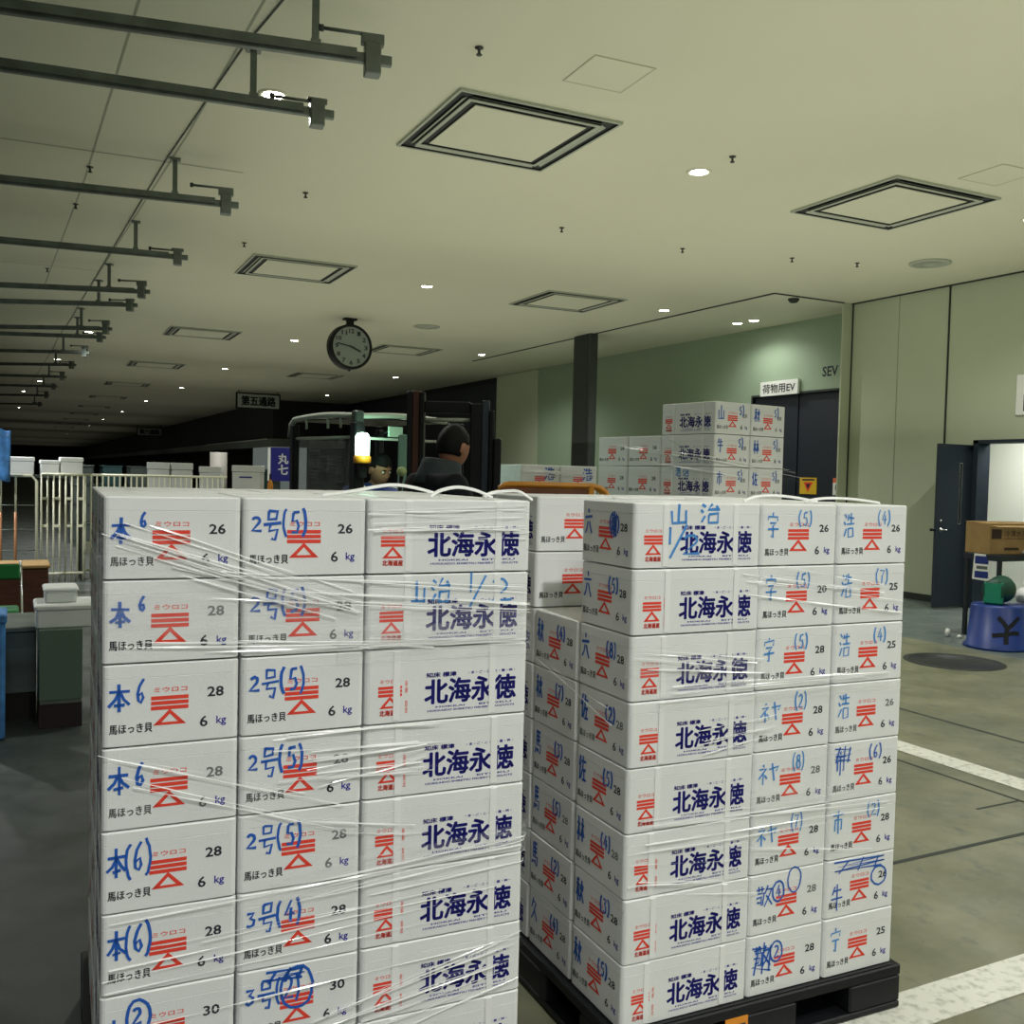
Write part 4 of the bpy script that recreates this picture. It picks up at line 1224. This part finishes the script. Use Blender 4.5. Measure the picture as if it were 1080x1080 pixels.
mb = MB(); mb.box(-.21, .21, -.42, -.05, .46, .50, GREENC, None, .015); mb.obj('seat', ch)
for sx in (-1, 1):
    mb = MB(); mb.tube([(sx * .22, .05, .88), (sx * .23, -.05, .6), (sx * .24, -.40, 0)], .011, CHROME); mb.obj('leg', ch)
    mb = MB(); mb.tube([(sx * .20, -.40, .48), (sx * .21, .12, 0)], .011, CHROME); mb.obj('leg', ch)
br = thing('brown_crate', 'reddish brown wooden crate behind the green chair', 'crate', (-.20, 11.9, 0))
mb = MB(); mb.box(-.5, .52, -.3, .3, 0, .62, mat('red_brown_wood', (.075, .022, .012), .5, noise=.3, nscale=6, stretch=(1, 1, 5)), None, .01); mb.obj('body', br)
mb = MB(); mb.box(-.52, .54, -.32, .32, .62, .66, CARD, None, .01); mb.obj('top_board', br)
BSH = mat('blue_sheet', (.06, .22, .55), .5, noise=.3, nscale=10)
mb = MB()
vs, fs = [], []
for i in range(13):
    for j in range(9):
        vs.append((-.5 + i * .036, 15.4 + .02 * math.sin(i * 1.1 + j * .4), 1.50 + j * .09 + .02 * math.sin(i)))
for i in range(12):
    for j in range(8): fs.append((i * 9 + j, i * 9 + 9 + j, i * 9 + 10 + j, i * 9 + 1 + j))
mb.add(vs, fs, BSH, None, True)
o = mb.obj('plastic_sheet'); o.modifiers.new('thick', 'SOLIDIFY').thickness = .004
tag(o, 'light blue plastic sheet bundled over the cage at the left edge', 'plastic sheet')
tag(MB().box(-.32, -.055, 6.8, 7.15, 0, .78, BSH, None, .02).box(-.33, -.045, 6.79, 7.16, .74, .80, BSH, None, .01).obj('blue_bin'), 'light blue bin cut by the left edge before the counter', 'bin')

# ------------------------------------------------------------------ right: manhole, tubs, table
mh = thing('manhole_cover', 'round dark manhole cover in the floor', 'manhole cover', (8.28, 6.5, 0), 0)
mb = MB(); mb.rev([(.45, .0), (.45, .006), (.40, .008), (.40, .005), (0, .005)], mat('cast_iron', (.03, .035, .035), .5, .4, bump=.5, bscale=40), None, 36); mb.obj('lid', mh)
mb = MB(); mb.rev([(.47, .0), (.47, .004), (.452, .004)], GAP, None, 36); mb.obj('rim', mh)
tb = thing('blue_tub', 'blue plastic tub turned upside down with a black painted character', 'tub', (9.49, 6.93, 0))
mb = MB(); mb.rev([(.33, 0), (.33, .03), (.30, .04), (.265, .45), (.25, .47), (0, .47)], BLUEP, None, 32)
SK = mat('tub_black', (.006, .008, .014), .5)
def on_cone(mb, pts, t, m):
    vs = []
    for i, (a, z) in enumerate(pts):
        p0 = pts[max(i - 1, 0)]; p1 = pts[min(i + 1, len(pts) - 1)]
        dx, dz = (p1[0] - p0[0]), (p1[1] - p0[1]); l = math.hypot(dx, dz) or 1
        for s in (1, -1):
            aa = a - dz / l * t / 2 * s; zz = z + dx / l * t / 2 * s
            r = .304 - (zz - .04) / .41 * .035
            an = aa / .28 - PI / 2 - .62
            vs.append((r * math.cos(an), r * math.sin(an), zz))
    mb.add(vs, [(2 * i, 2 * i + 1, 2 * i + 3, 2 * i + 2) for i in range(len(pts) - 1)], m)
for pts in ([(-.13, .16), (-.06, .175), (.0, .18), (.07, .20), (.14, .19)], [(.0, .08), (.0, .16), (.01, .25)], [(.01, .25), (-.03, .31), (-.08, .36)], [(.01, .24), (.07, .29), (.12, .34), (.15, .36)]):
    on_cone(mb, pts, .045, SK)
mb.obj('body', tb)
gc = thing('green_tub', 'dark green plastic tub lying on top of the blue tub', 'tub', (9.50, 6.95, .472), math.radians(20))
mb = MB(); Mx = Matrix.Translation((-.15, 0, .15)) @ Matrix.Rotation(PI / 2, 4, 'Y')
mb.rev([(.0, 0), (.11, 0), (.118, .01), (.145, .28), (.15, .30), (.135, .30), (.11, .02), (0, .02)], GREENP, Mx, 28); mb.obj('body', gc)
mb = MB(); mb.box(-.152, -.1, -.10, .10, .0, .25, mat('green_plastic_light', (.015, .25, .15), .4), None, .02); mb.obj('base', gc)
table(9.90, 11.5, 7.22, 7.70, .965, 'dark work table with a carton on it beside the doorway', DARKB, .07)
cbx = thing('carton', 'brown cardboard carton with dark print on the work table', 'carton', (10.27, 7.50, .965), math.radians(-12))
mb = MB(); mb.box(-.32, .36, -.19, .2, 0, .36, CARD, None, .006)
fc = Face((-.32, -.19, 0), (1, 0, 0), (0, 0, 1), .68, .36, .002)
fc.rect(mb, CARDD, .04, .50, .24, .80); fc.rect(mb, CARDD, .86, .55, .98, .82); fc.text(mb, '冷凍水産', CARDD, .30, .56, .76, .78, .0); fc.rect(mb, CARDD, .30, .50, .78, .52); fc.rect(mb, CARDD, .30, .14, .60, .22)
mb.obj('body', cbx)
mb = MB(); mb.box(-.325, .365, -.30, -.19, .355, .361, CARD, Matrix.Rotation(.12, 4, 'X')); mb.box(-.325, .365, .0, .2, .361, .366, CARD); mb.obj('flap', cbx)
pp = thing('flyer', 'blue and white paper flyer hung on the table edge', 'paper', (9.892, 7.46, .665), math.radians(-82))
mb = MB(); mb.box(-.1, .1, 0, .006, 0, .30, WHITEP, Matrix.Rotation(.06, 4, 'Y'))
fc = Face((-.1, 0, 0), (1, 0, .0), (0, 0, 1), .2, .30, .002); fc.P += Vector((0.01, 0, 0))
FB = mat('flyer_blue', (.012, .03, .20), .5)
fc.rect(mb, FB, .1, .62, .9, .92); fc.rect(mb, FB, .1, .08, .9, .34); fc.rect(mb, GREYB, .2, .42, .85, .54); mb.obj('sheet', pp)
for i, (x, y, z, s) in enumerate([(10.36, 7.245, .966, .04), (10.50, 7.25, .966, .045), (10.43, 7.24, .966, .03)]):
    mb = MB(); mb.rev([(0, 0), (s * .8, .01), (s, s * .6), (s * .6, s * 1.2), (0, s * 1.3)], EPS, None, 10)
    tag(mb.obj('foam_scrap', None, (x, y, z)), f'white scrap on the table beside the carton, {["nearest it", "farthest out", "smallest one"][i]}', 'scrap', 'white scraps')
mb = MB(); mb.rev([(0, 0), (.10, .02), (.13, .10), (.08, .17), (0, .2)], EPS, None, 14)
sb = mb.obj('white_sack', None, (9.99, 6.94, .45)); tag(sb, 'white sack by the green tub at the right edge', 'sack')
tag(MB().box(9.86, 10.24, 6.78, 7.08, 0, .45, BLUEP, None, .02).box(9.85, 10.25, 6.77, 7.09, .40, .43, BLUEP, None, .01).obj('blue_crate'), 'dark blue crate under the white sack at right edge', 'crate')
for i, (x, y) in enumerate([(9.58, 7.62), (9.63, 7.50)]):
    tag(MB().rev([(.0, 0), (.03, .005), (.025, .03 + .06 * (1 - i)), (0, .04 + .06 * (1 - i))], WHITEP, None, 8).obj('litter', None, (x, y, 0)), ['tiny upright white scrap on the floor near the manhole', 'tiny flat white scrap on the floor near the manhole'][i], 'litter')

# yellow cage between the stacks
yc = thing('roll_cage', 'yellow framed roll cage between the stacks, only its top showing', 'trolley', (2.18, 3.815, 0), math.radians(-27))
for sy in (0, .24):
    mb = MB()
    p = [(-.28, sy, .12), (-.28, sy, 1.64)] + [(-.28 + .06 * (1 - math.cos(t)), sy, 1.64 + .06 * math.sin(t)) for t in (.4, .8, 1.2, 1.57)] + [(.16, sy, 1.70)] + [(.16 + .08 * math.sin(t), sy, 1.70 - .08 * (1 - math.cos(t))) for t in (.4, .8, 1.2, 1.57)] + [(.24, sy, .12)]
    mb.tube(p, .013, YFR, 10); mb.obj('side_frame', yc)
mb = MB(); mb.box(-.26, .14, -.012, .012, 1.50, 1.688, BROWNP, None, .004)
Face((-.26, -.012, 1.50), (1, 0, 0), (0, 0, 1), .46, .19, .002).rect(mb, CARD, .80, .45, .92, .70)
mb.obj('panel', yc)
mb = MB(); mb.box(.14, .165, -.016, .016, 1.45, 1.705, YFR, None, .004); mb.obj('bracket', yc)
mb = MB(); mb.box(-.29, .25, -.02, .26, .10, .14, YFR, None, .006); mb.obj('base', yc)
for x in (-.24, .20):
    for y in (.03, .21):
        mb = MB(); mb.rev([(.05, -.015), (.05, .015)], BLACKP, Matrix.Translation((x, y, .05)) @ Matrix.Rotation(PI / 2, 4, 'Y'), 16); mb.box(x - .02, x + .02, y - .02, y + .02, .06, .10, STEEL); mb.obj('caster', yc)

# ------------------------------------------------------------------ vehicles
def ppt(px, py, D):                          # a point in the hall seen at that place of the photograph, D metres deep
    d = _f + _r2 * ((px - 540) / 1024) - _u2 * ((py - 540) / 1024)
    return Vector((0, 0, EYE)) + d * D
CAB = thing('forklift', 'forklift with pale tube canopy, clear vinyl sides and a lit beacon', 'forklift', (2.18, 6.72, 0), math.radians(14))
# local: x to the right along the near side, y to the rear
fw, fl = .79, .92
TUBE = mat('pale_tube', (.42, .46, .40), .4)
FBODY = mat('forklift_dark', (.007, .009, .011), .55, spec=.3)
def fpost(x, y, m=BLACKP, top=2.12, w=.04):
    mb = MB(); mb.box(x - w, x + w, y - w, y + w, 1.0, top, m, None, .01); mb.obj('post', CAB)
mb = MB(); mb.box(-.05, fw + .05, -.05, fl + .3, .25, 1.02, FBODY, None, .04); mb.box(.1, fw - .1, fl - .2, fl + .3, 1.02, 1.15, FBODY, None, .03); mb.obj('body', CAB)

for x, y in ((0, 0), (0, fl), (fw, 0), (fw, fl)): fpost(x, y, BLACKP, 2.10, .042 if (x, y) == (0, 0) else .03)
mb = MB()
def bow(a, b, drop=.0):
    return [Vector(a) + (Vector(b) - Vector(a)) * t + Vector((0, 0, .02 * math.sin(PI * t))) for t in [i / 8 for i in range(9)]]
mb.tube(bow((0, 0, 2.14), (fw, 0, 2.14)), .02, TUBE)
mb.tube(bow((0, 0, 2.14), (0, fl, 2.14)) + [Vector((0, fl + .06, 2.10)), Vector((0, fl + .08, 2.0))], .022, TUBE)
mb.tube(bow((fw, 0, 2.14), (fw, fl, 2.14)), .02, TUBE); mb.tube(bow((0, fl, 2.14), (fw, fl, 2.14)), .02, TUBE)
mb.tube([(0, 0, 1.99), (0, fl, 1.99)], .012, TUBE); mb.tube([(0, 0, 1.985), (fw, 0, 1.985)], .010, TUBE)
for t in (.25, .45, .80): mb.tube([(0, fl * t, 2.15), (0, fl * t, 2.06)], .010, TUBE)
mb.box(-.035, .035, -.035, .035, 2.08, 2.18, STEELD, None, .01)
mb.obj('canopy_frame', CAB)
mb = MB(); mb.box(.0, fw, .0, fl, 2.125, 2.135, BLACKP); mb.obj('roof_sheet', CAB)
mb = MB(); vs, fs = [], []
for i in range(25):
    for j in range(13):
        y = .05 + (fl - .1) * i / 24
        vs.append((.018 * math.sin(i * 1.5 + j * .35) + .006 * math.sin(j * 2.1), y, 1.2 + .79 * j / 12))
for i in range(24):
    for j in range(12): fs.append((i * 13 + j, i * 13 + 13 + j, i * 13 + 14 + j, i * 13 + j + 1))
mb.add(vs, fs, VINYL, None, True)
o = mb.obj('vinyl_sheet', CAB); o['label'] = 'clear crinkled vinyl side sheet'
mb = MB()
Mb = Matrix.Translation((-.02, -.10, 1.80))
mb.rev([(.055, 0), (.062, .01), (.062, .045), (.05, .06)], ORANGE, Mb, 20); mb.box(-.03, .02, -.10, -.03, 1.70, 1.80, BLACKP)
bc = mb.obj('beacon', CAB); bc['label'] = 'amber based beacon lamp with a lit pale green lens'
mb = MB(); mb.rev([(.048, .06), (.05, .08), (.05, .19), (.035, .215), (0, .22)], mat('beacon_lens', (.5, 1, .7), .3, emit=14, ecol=(.62, 1, .74)), Mb, 20)
mb.obj('beacon_lens', bc)
light('beacon_bulb', 'POINT', 4, (.5, 1, .68), CAB, (-.06, -.26, 1.93), .05)
mb = MB(); mb.tube([(.22, .12, 2.0), (.26, -.06, 2.05)], .008, BLACKP); mb.box(.22, .34, -.075, -.06, 2.0, 2.075, mat('pale_mirror', (.45, .62, .52), .35), Matrix.Identity(4)); mb.obj('mirror', CAB)
mb = MB(); mb.tube([(.45, .30, 1.15), (.45, .38, 1.45)], .02, BLACKP)
mb.tube([(.45 + .15 * math.cos(a), .38 + .05 * math.sin(a), 1.46 + .14 * math.sin(a)) for a in [i * PI / 10 for i in range(20)]], .014, BLACKP, 8, True); mb.obj('steering_wheel', CAB)
mb = MB(); mb.box(.16, .64, fl - .30, fl - .05, 1.02, 1.08, BLACKP, None, .02); mb.box(.16, .64, fl - .06, fl + .02, 1.08, 1.45, BLACKP, None, .03); mb.obj('seat', CAB)
for x in (.06, fw - .06):
    for y in (.12, fl + .1):
        mb = MB(); mb.rev([(.13, -.09), (.22, -.08), (.23, 0), (.22, .08), (.13, .09)], BLACKP, Matrix.Translation((x, y, .23)) @ Matrix.Rotation(PI / 2, 4, 'Y'), 24); mb.obj('wheel', CAB)

RT = thing('reach_truck', 'black reach truck with tall mast carrying the dark jacketed man', 'forklift', (2.37, 5.41, 0), math.radians(-27))
mb = MB(); mb.box(-.40, .36, -.42, -.03, .12, 1.15, FBODY, None, .04); mb.obj('body', RT)
mb = MB(); mb.box(-.36, .30, -1.05, -.42, .08, .27, FBODY, None, .03); mb.obj('platform', RT)
mb = MB(); mb.box(-.37, -.33, -1.05, -.42, .21, 1.1, FBODY, None, .01); mb.box(.30, .34, -.75, -.42, .21, 1.1, FBODY, None, .01); mb.obj('side_guard', RT)
RUST = mat('rust_red_post', (.09, .03, .02), .55)
mb = MB(); mb.box(-.295, -.262, -.02, .10, .05, 2.235, FBODY, None, .006); mb.box(-.218, -.19, -.02, .10, .05, 2.235, FBODY, None, .006); mb.box(-.262, -.218, .0, .08, .05, 2.24, RUST, None, .004); mb.obj('mast_upright', RT)
mb = MB(); mb.box(.09, .16, -.02, .10, .05, 2.17, FBODY, None, .006); mb.box(.16, .205, .0, .08, .05, 2.19, mat('mast_blue_grey', (.03, .045, .07), .4), None, .004); mb.box(.205, .235, -.02, .10, .05, 2.13, FBODY, None, .006); mb.box(.235, .28, -.05, .03, .05, 1.96, FBODY, None, .006); mb.obj('mast_upright', RT)
mb = MB(); mb.box(-.19, .09, .0, .05, 2.11, 2.18, FBODY, None, .006); mb.obj('cross_beam', RT)
mb = MB(); mb.tube([(-.19, .02, 2.065), (.09, .02, 2.07)], .012, TUBE); mb.obj('cross_bar', RT)
mb = MB(); mb.box(-.05, .05, .02, .08, .2, 2.05, DARK, None, .01); mb.obj('lift_cylinder', RT)
mb = MB(); mb.box(-.335, -.285, -.09, -.05, 1.2, 1.97, mat('pale_teal_panel', (.22, .42, .34), .35), None, .006); mb.obj('side_panel', RT)
mb = MB(); mb.tube([(-.33, -.5, 1.1), (-.27, -.45, 1.72)], .012, BLACKP); mb.rev([(0, 0), (.025, .01), (.03, .03), (.02, .05), (0, .055)], mat('lever_knob', (.42, .55, .25), .4), Matrix.Translation((-.27, -.45, 1.72)), 12); mb.obj('control_lever', RT)
for sx in (-1, 1):
    mb = MB(); mb.box(sx * .36 - .06, sx * .36 + .06, .02, .46, .05, .16, FBODY, None, .01); mb.obj('outrigger', RT)
    mb = MB(); mb.box(sx * .22 - .05, sx * .22 + .05, .12, .70, .06, .09, STEELD, None, .006); mb.obj('fork', RT)
    mb = MB(); mb.rev([(.05, -.04), (.08, -.035), (.08, .035), (.05, .04)], BLACKP, Matrix.Translation((sx * .36, .38, .08)) @ Matrix.Rotation(PI / 2, 4, 'Y'), 18); mb.obj('wheel', RT)

# ------------------------------------------------------------------ people
def skin_mesh(name, joints, bones, radii, mats, matfn=None, sub=2):
    names = list(joints)
    me = bpy.data.meshes.new(name)
    me.from_pydata([joints[n] for n in names], [(names.index(a), names.index(b)) for a, b in bones], [])
    o = bpy.data.objects.new(name, me); COL.objects.link(o)
    o.modifiers.new('skin', 'SKIN').use_smooth_shade = True
    sv = me.skin_vertices[0].data
    for i, n in enumerate(names):
        r = radii[n]
        sv[i].radius = (r, r) if not isinstance(r, tuple) else r
        sv[i].use_root = (n == names[0])
    ss = o.modifiers.new('smooth', 'SUBSURF'); ss.levels = sub; ss.render_levels = sub
    bpy.context.view_layer.update()
    dg = bpy.context.evaluated_depsgraph_get()
    em = o.evaluated_get(dg).to_mesh()
    vs = [tuple(v.co) for v in em.vertices]; fs = [tuple(p.vertices) for p in em.polygons]
    o.evaluated_get(dg).to_mesh_clear()
    bpy.data.objects.remove(o); bpy.data.meshes.remove(me)
    return vs, fs
def head_parts(M, mb_body, hair_obj):
    n, k = 40, 30
    def shape(d, grow=1.):
        x, y, z = d
        p = Vector((.074 * x, .094 * y, .118 * z))
        if z < 0:
            p.x *= 1 - .30 * (-z) ** 1.4
            if y > 0: p.y *= 1 - .35 * (-z) ** 1.2
        if y < 0: p.y = max(p.y, -.086)
        g = lambda cx, cz, sx, sz: math.exp(-((x - cx) / sx) ** 2 - ((z - cz) / sz) ** 2)
        if y < 0:
            p.y -= .024 * g(0, -.20, .15, .13) + .010 * g(0, -.02, .10, .2)
            p.y += .010 * (g(.42, .04, .22, .13) + g(-.42, .04, .22, .13))
            p.y -= .005 * (g(.4, .20, .35, .08) + g(-.4, .20, .35, .08)) + .007 * g(0, -.50, .26, .05) + .006 * g(0, -.60, .22, .05) + .009 * g(0, -.86, .3, .14)
            p.y += .004 * g(0, -.55, .3, .02)
        return p * grow
    dirs = []
    for j in range(k + 1):
        t = PI * j / k
        for i in range(n):
            a = 2 * PI * i / n
            dirs.append((math.sin(t) * math.cos(a), math.sin(t) * math.sin(a), math.cos(t)))
    fs = [(j * n + i, (j + 1) * n + i, (j + 1) * n + (i + 1) % n, j * n + (i + 1) % n) for j in range(k) for i in range(n)]
    lips = [f for f in fs if all(dirs[q][1] < -.5 and abs(dirs[q][0]) < .32 and -.66 < dirs[q][2] < -.46 for q in f)]
    vs = [shape(d) for d in dirs]
    mb_body.add(vs, [f for f in fs if f not in lips], SKIN, M, True)
    mb_body.add(vs, lips, LIP, M, True)
    for sx in (-1, 1):
        e = Matrix.Translation((sx * .031, -.078, .006))
        mb_body.rev([(0, -.010), (.007, -.007), (.010, 0), (.007, .007), (0, .010)], EYEW, M @ e, 12)
        mb_body.rev([(0, -.0015), (.0052, -.001), (.0052, .001), (0, .0015)], HAIR, M @ Matrix.Translation((sx * .031, -.0878, .006)) @ Matrix.Rotation(PI / 2, 4, 'X'), 10)
        mb_body.box(sx * .032 - .017, sx * .032 + .017, -.092, -.085, .024, .030, HAIR, M, .002)
        mb_body.rev([(0, -.032), (.012, -.026), (.016, 0), (.017, .018), (0, .034)], SKIN, M @ Matrix.Translation((sx * .074, .012, -.005)) @ Matrix.Rotation(.25, 4, 'X') @ Matrix.Diagonal((.55, 1.3, 1, 1)), 12)
    hair_faces = []
    def on(d):
        x, y, z = d
        if y < -.35: return z > .42 - .12 * abs(x)
        if y < .05: return z > .14
        return z > -.42
    def jag(d): return 1.075 + .02 * math.sin(9 * d[0] + 4 * d[2]) * math.sin(7 * d[1] + 5 * d[2]) + .03 * max(d[2], 0)
    hv = [shape((d[0], d[1], d[2]), jag(d)) for d in dirs]
    hf = [f for f in fs if all(on(dirs[q]) for q in f)]
    hair_obj.add(hv + [shape(d, 1.0) for d in dirs], hf, HAIR, M, True)
    # close the rim
    edges = {}
    for f in hf:
        for a, b in zip(f, f[1:] + f[:1]):
            edges[(a, b)] = 1
    o = len(hair_obj.v) - 2 * len(hv); kx = hair_obj.slot(HAIR)
    for a, b in edges:
        if (b, a) not in edges:
            hair_obj.f.append((o + b, o + a, o + len(hv) + a, o + len(hv) + b)); hair_obj.mi.append(kx); hair_obj.sm.append(True)
def person(label, loc, rz, seated, jacket, collar, tilt, look=0., sink=0.):
    r = thing('person', label, 'person', loc, rz)
    hz = .50 if seated else .92
    J = {'pelvis': (0, 0, hz), 'waist': (0, -.01, hz + .18), 'chest': (0, -.02, hz + .38), 'neck0': (0, -.01, hz + .53), 'neck': (0, -.03 - sink * .5, hz + .60 - sink * .7), 'skull': (0, -.04 - sink * .8, hz + .66 - sink)}
    R = {'pelvis': (.15, .11), 'waist': (.135, .10), 'chest': (.16, .11), 'neck0': (.085, .075), 'neck': .056, 'skull': .055}
    B = [('pelvis', 'waist'), ('waist', 'chest'), ('chest', 'neck0'), ('neck0', 'neck'), ('neck', 'skull')]
    for s, t in ((-1, 'r'), (1, 'l')):
        J['sh' + t] = (s * .19, 0, hz + .475); R['sh' + t] = .062
        J['el' + t] = (s * .26, -.08, hz + .22); R['el' + t] = .045
        J['wr' + t] = (s * .20, -.30, hz + .16); R['wr' + t] = .03
        J['pa' + t] = (s * .185, -.38, hz + .16); R['pa' + t] = (.035, .017)
        B += [('chest', 'sh' + t), ('sh' + t, 'el' + t), ('el' + t, 'wr' + t), ('wr' + t, 'pa' + t)]
        for f in range(4):
            x = s * (.160 + .019 * f); ln = (.062, .075, .07, .055)[f if s > 0 else f]
            J[f'f{f}a' + t] = (x, -.405, hz + .162); J[f'f{f}b' + t] = (x, -.405 - ln * .55, hz + .155); J[f'f{f}c' + t] = (x, -.405 - ln * .8, hz + .125)
            for q in 'abc': R[f'f{f}{q}' + t] = .0095 if q != 'c' else .008
            B += [('pa' + t, f'f{f}a' + t), (f'f{f}a' + t, f'f{f}b' + t), (f'f{f}b' + t, f'f{f}c' + t)]
        J['ta' + t] = (s * .145, -.355, hz + .15); J['tb' + t] = (s * .125, -.395, hz + .135); R['ta' + t] = .012; R['tb' + t] = .010
        B += [('wr' + t, 'ta' + t), ('ta' + t, 'tb' + t)]
        J['hip' + t] = (s * .09, 0, hz - .06); R['hip' + t] = .085
        if seated:
            J['kn' + t] = (s * .12, -.42, hz - .02); J['an' + t] = (s * .12, -.46, .09); J['to' + t] = (s * .13, -.62, .05)
        else:
            J['kn' + t] = (s * .10, -.02, .50); J['an' + t] = (s * .10, .02, .09); J['to' + t] = (s * .12, -.13, .045)
        R['kn' + t] = .058; R['an' + t] = .042; R['to' + t] = .038
        B += [('pelvis', 'hip' + t), ('hip' + t, 'kn' + t), ('kn' + t, 'an' + t), ('an' + t, 'to' + t)]
    vs, fs = skin_mesh('body', J, B, R, None)
    mb = MB(); mb.add(vs, fs, SKIN, None, True)
    hair = MB()
    M = Matrix.Translation((0, -.055 - sink * .8, hz + .73 - sink)) @ Matrix.Rotation(look, 4, 'Z') @ Matrix.Rotation(tilt, 4, 'X')
    head_parts(M, mb, hair)
    mb.obj('body', r)
    h = hair.obj('hair', r); h['label'] = 'short black hair'
    # jacket over torso and arms
    keep = ['pelvis', 'waist', 'chest', 'neck0', 'shr', 'elr', 'wrr', 'shl', 'ell', 'wrl']
    JJ = {k: J[k] for k in keep}
    RR = {k: (tuple(x + .028 for x in R[k]) if isinstance(R[k], tuple) else R[k] + .022) for k in keep}
    vs, fs = skin_mesh('jacket', JJ, [b for b in B if b[0] in keep and b[1] in keep], RR, None)
    mb = MB(); mb.add(vs, fs, jacket, None, True)
    jk = mb.obj('jacket', r)
    mb = MB()
    c0 = Matrix.Translation((0, -.02, hz + .50))
    if collar:
        prof = [(.122, -.03), (.114, .02), (.100, .075), (.095, .105), (.089, .11), (.086, .10), (.09, .03)]
        mb.rev(prof, JACKG, c0 @ Matrix.Rotation(.16, 4, 'X') @ Matrix.Diagonal((1, 1.05, 1, 1)), 24)
        cl = mb.obj('collar', jk); cl['label'] = 'grey stand-up collar'
    else:
        mb.rev([(.105, .0), (.085, .05), (.075, .06), (.07, .04)], jacket, c0, 20)
        for s in (-1, 1):
            pass
        pi = MB()
        mb.obj('collar', jk)
        for s in (-1, 1):
            pi.tube([(s * .10, -.085, hz + .535), (s * .17, -.075, hz + .525), (s * .235, -.05, hz + .475), (s * .285, -.06, hz + .36)], .007, WHITEP)
        p_ = pi.obj('piping', jk); p_['label'] = 'white shoulder piping'
    keep = ['pelvis', 'hipr', 'knr', 'anr', 'hipl', 'knl', 'anl']
    JJ = {k: J[k] for k in keep}
    RR = {k: (tuple(x + .018 for x in R[k]) if isinstance(R[k], tuple) else R[k] + .02) for k in keep}
    vs, fs = skin_mesh('trousers', JJ, [b for b in B if b[0] in keep and b[1] in keep], RR, None)
    mb = MB(); mb.add(vs, fs, TROU, None, True); mb.obj('trousers', r)
    for t, s in (('r', -1), ('l', 1)):
        x, y, z = J['an' + t]
        mb = MB(); mb.rev([(.05, 0), (.055, .02), (.05, .06), (.035, .10), (0, .11)], BLACKP, Matrix.Translation((x, y - .06, 0)) @ Matrix.Diagonal((.95, 2.3, 1, 1)), 18); mb.obj('shoe', r)
    return r
pA = person('person in a dark jacket with grey stand-up collar, seen from behind, looking right', (1.965, 4.735, .275), math.radians(96), False, JACK, True, .24, .38, .055)
pA.scale = (1.05, 1.05, 1.005)
person('person in a blue jacket with white shoulder piping, seated under the forklift canopy', (2.40, 7.02, .60), math.radians(8), True, JACKB, False, .30, .25, .075)
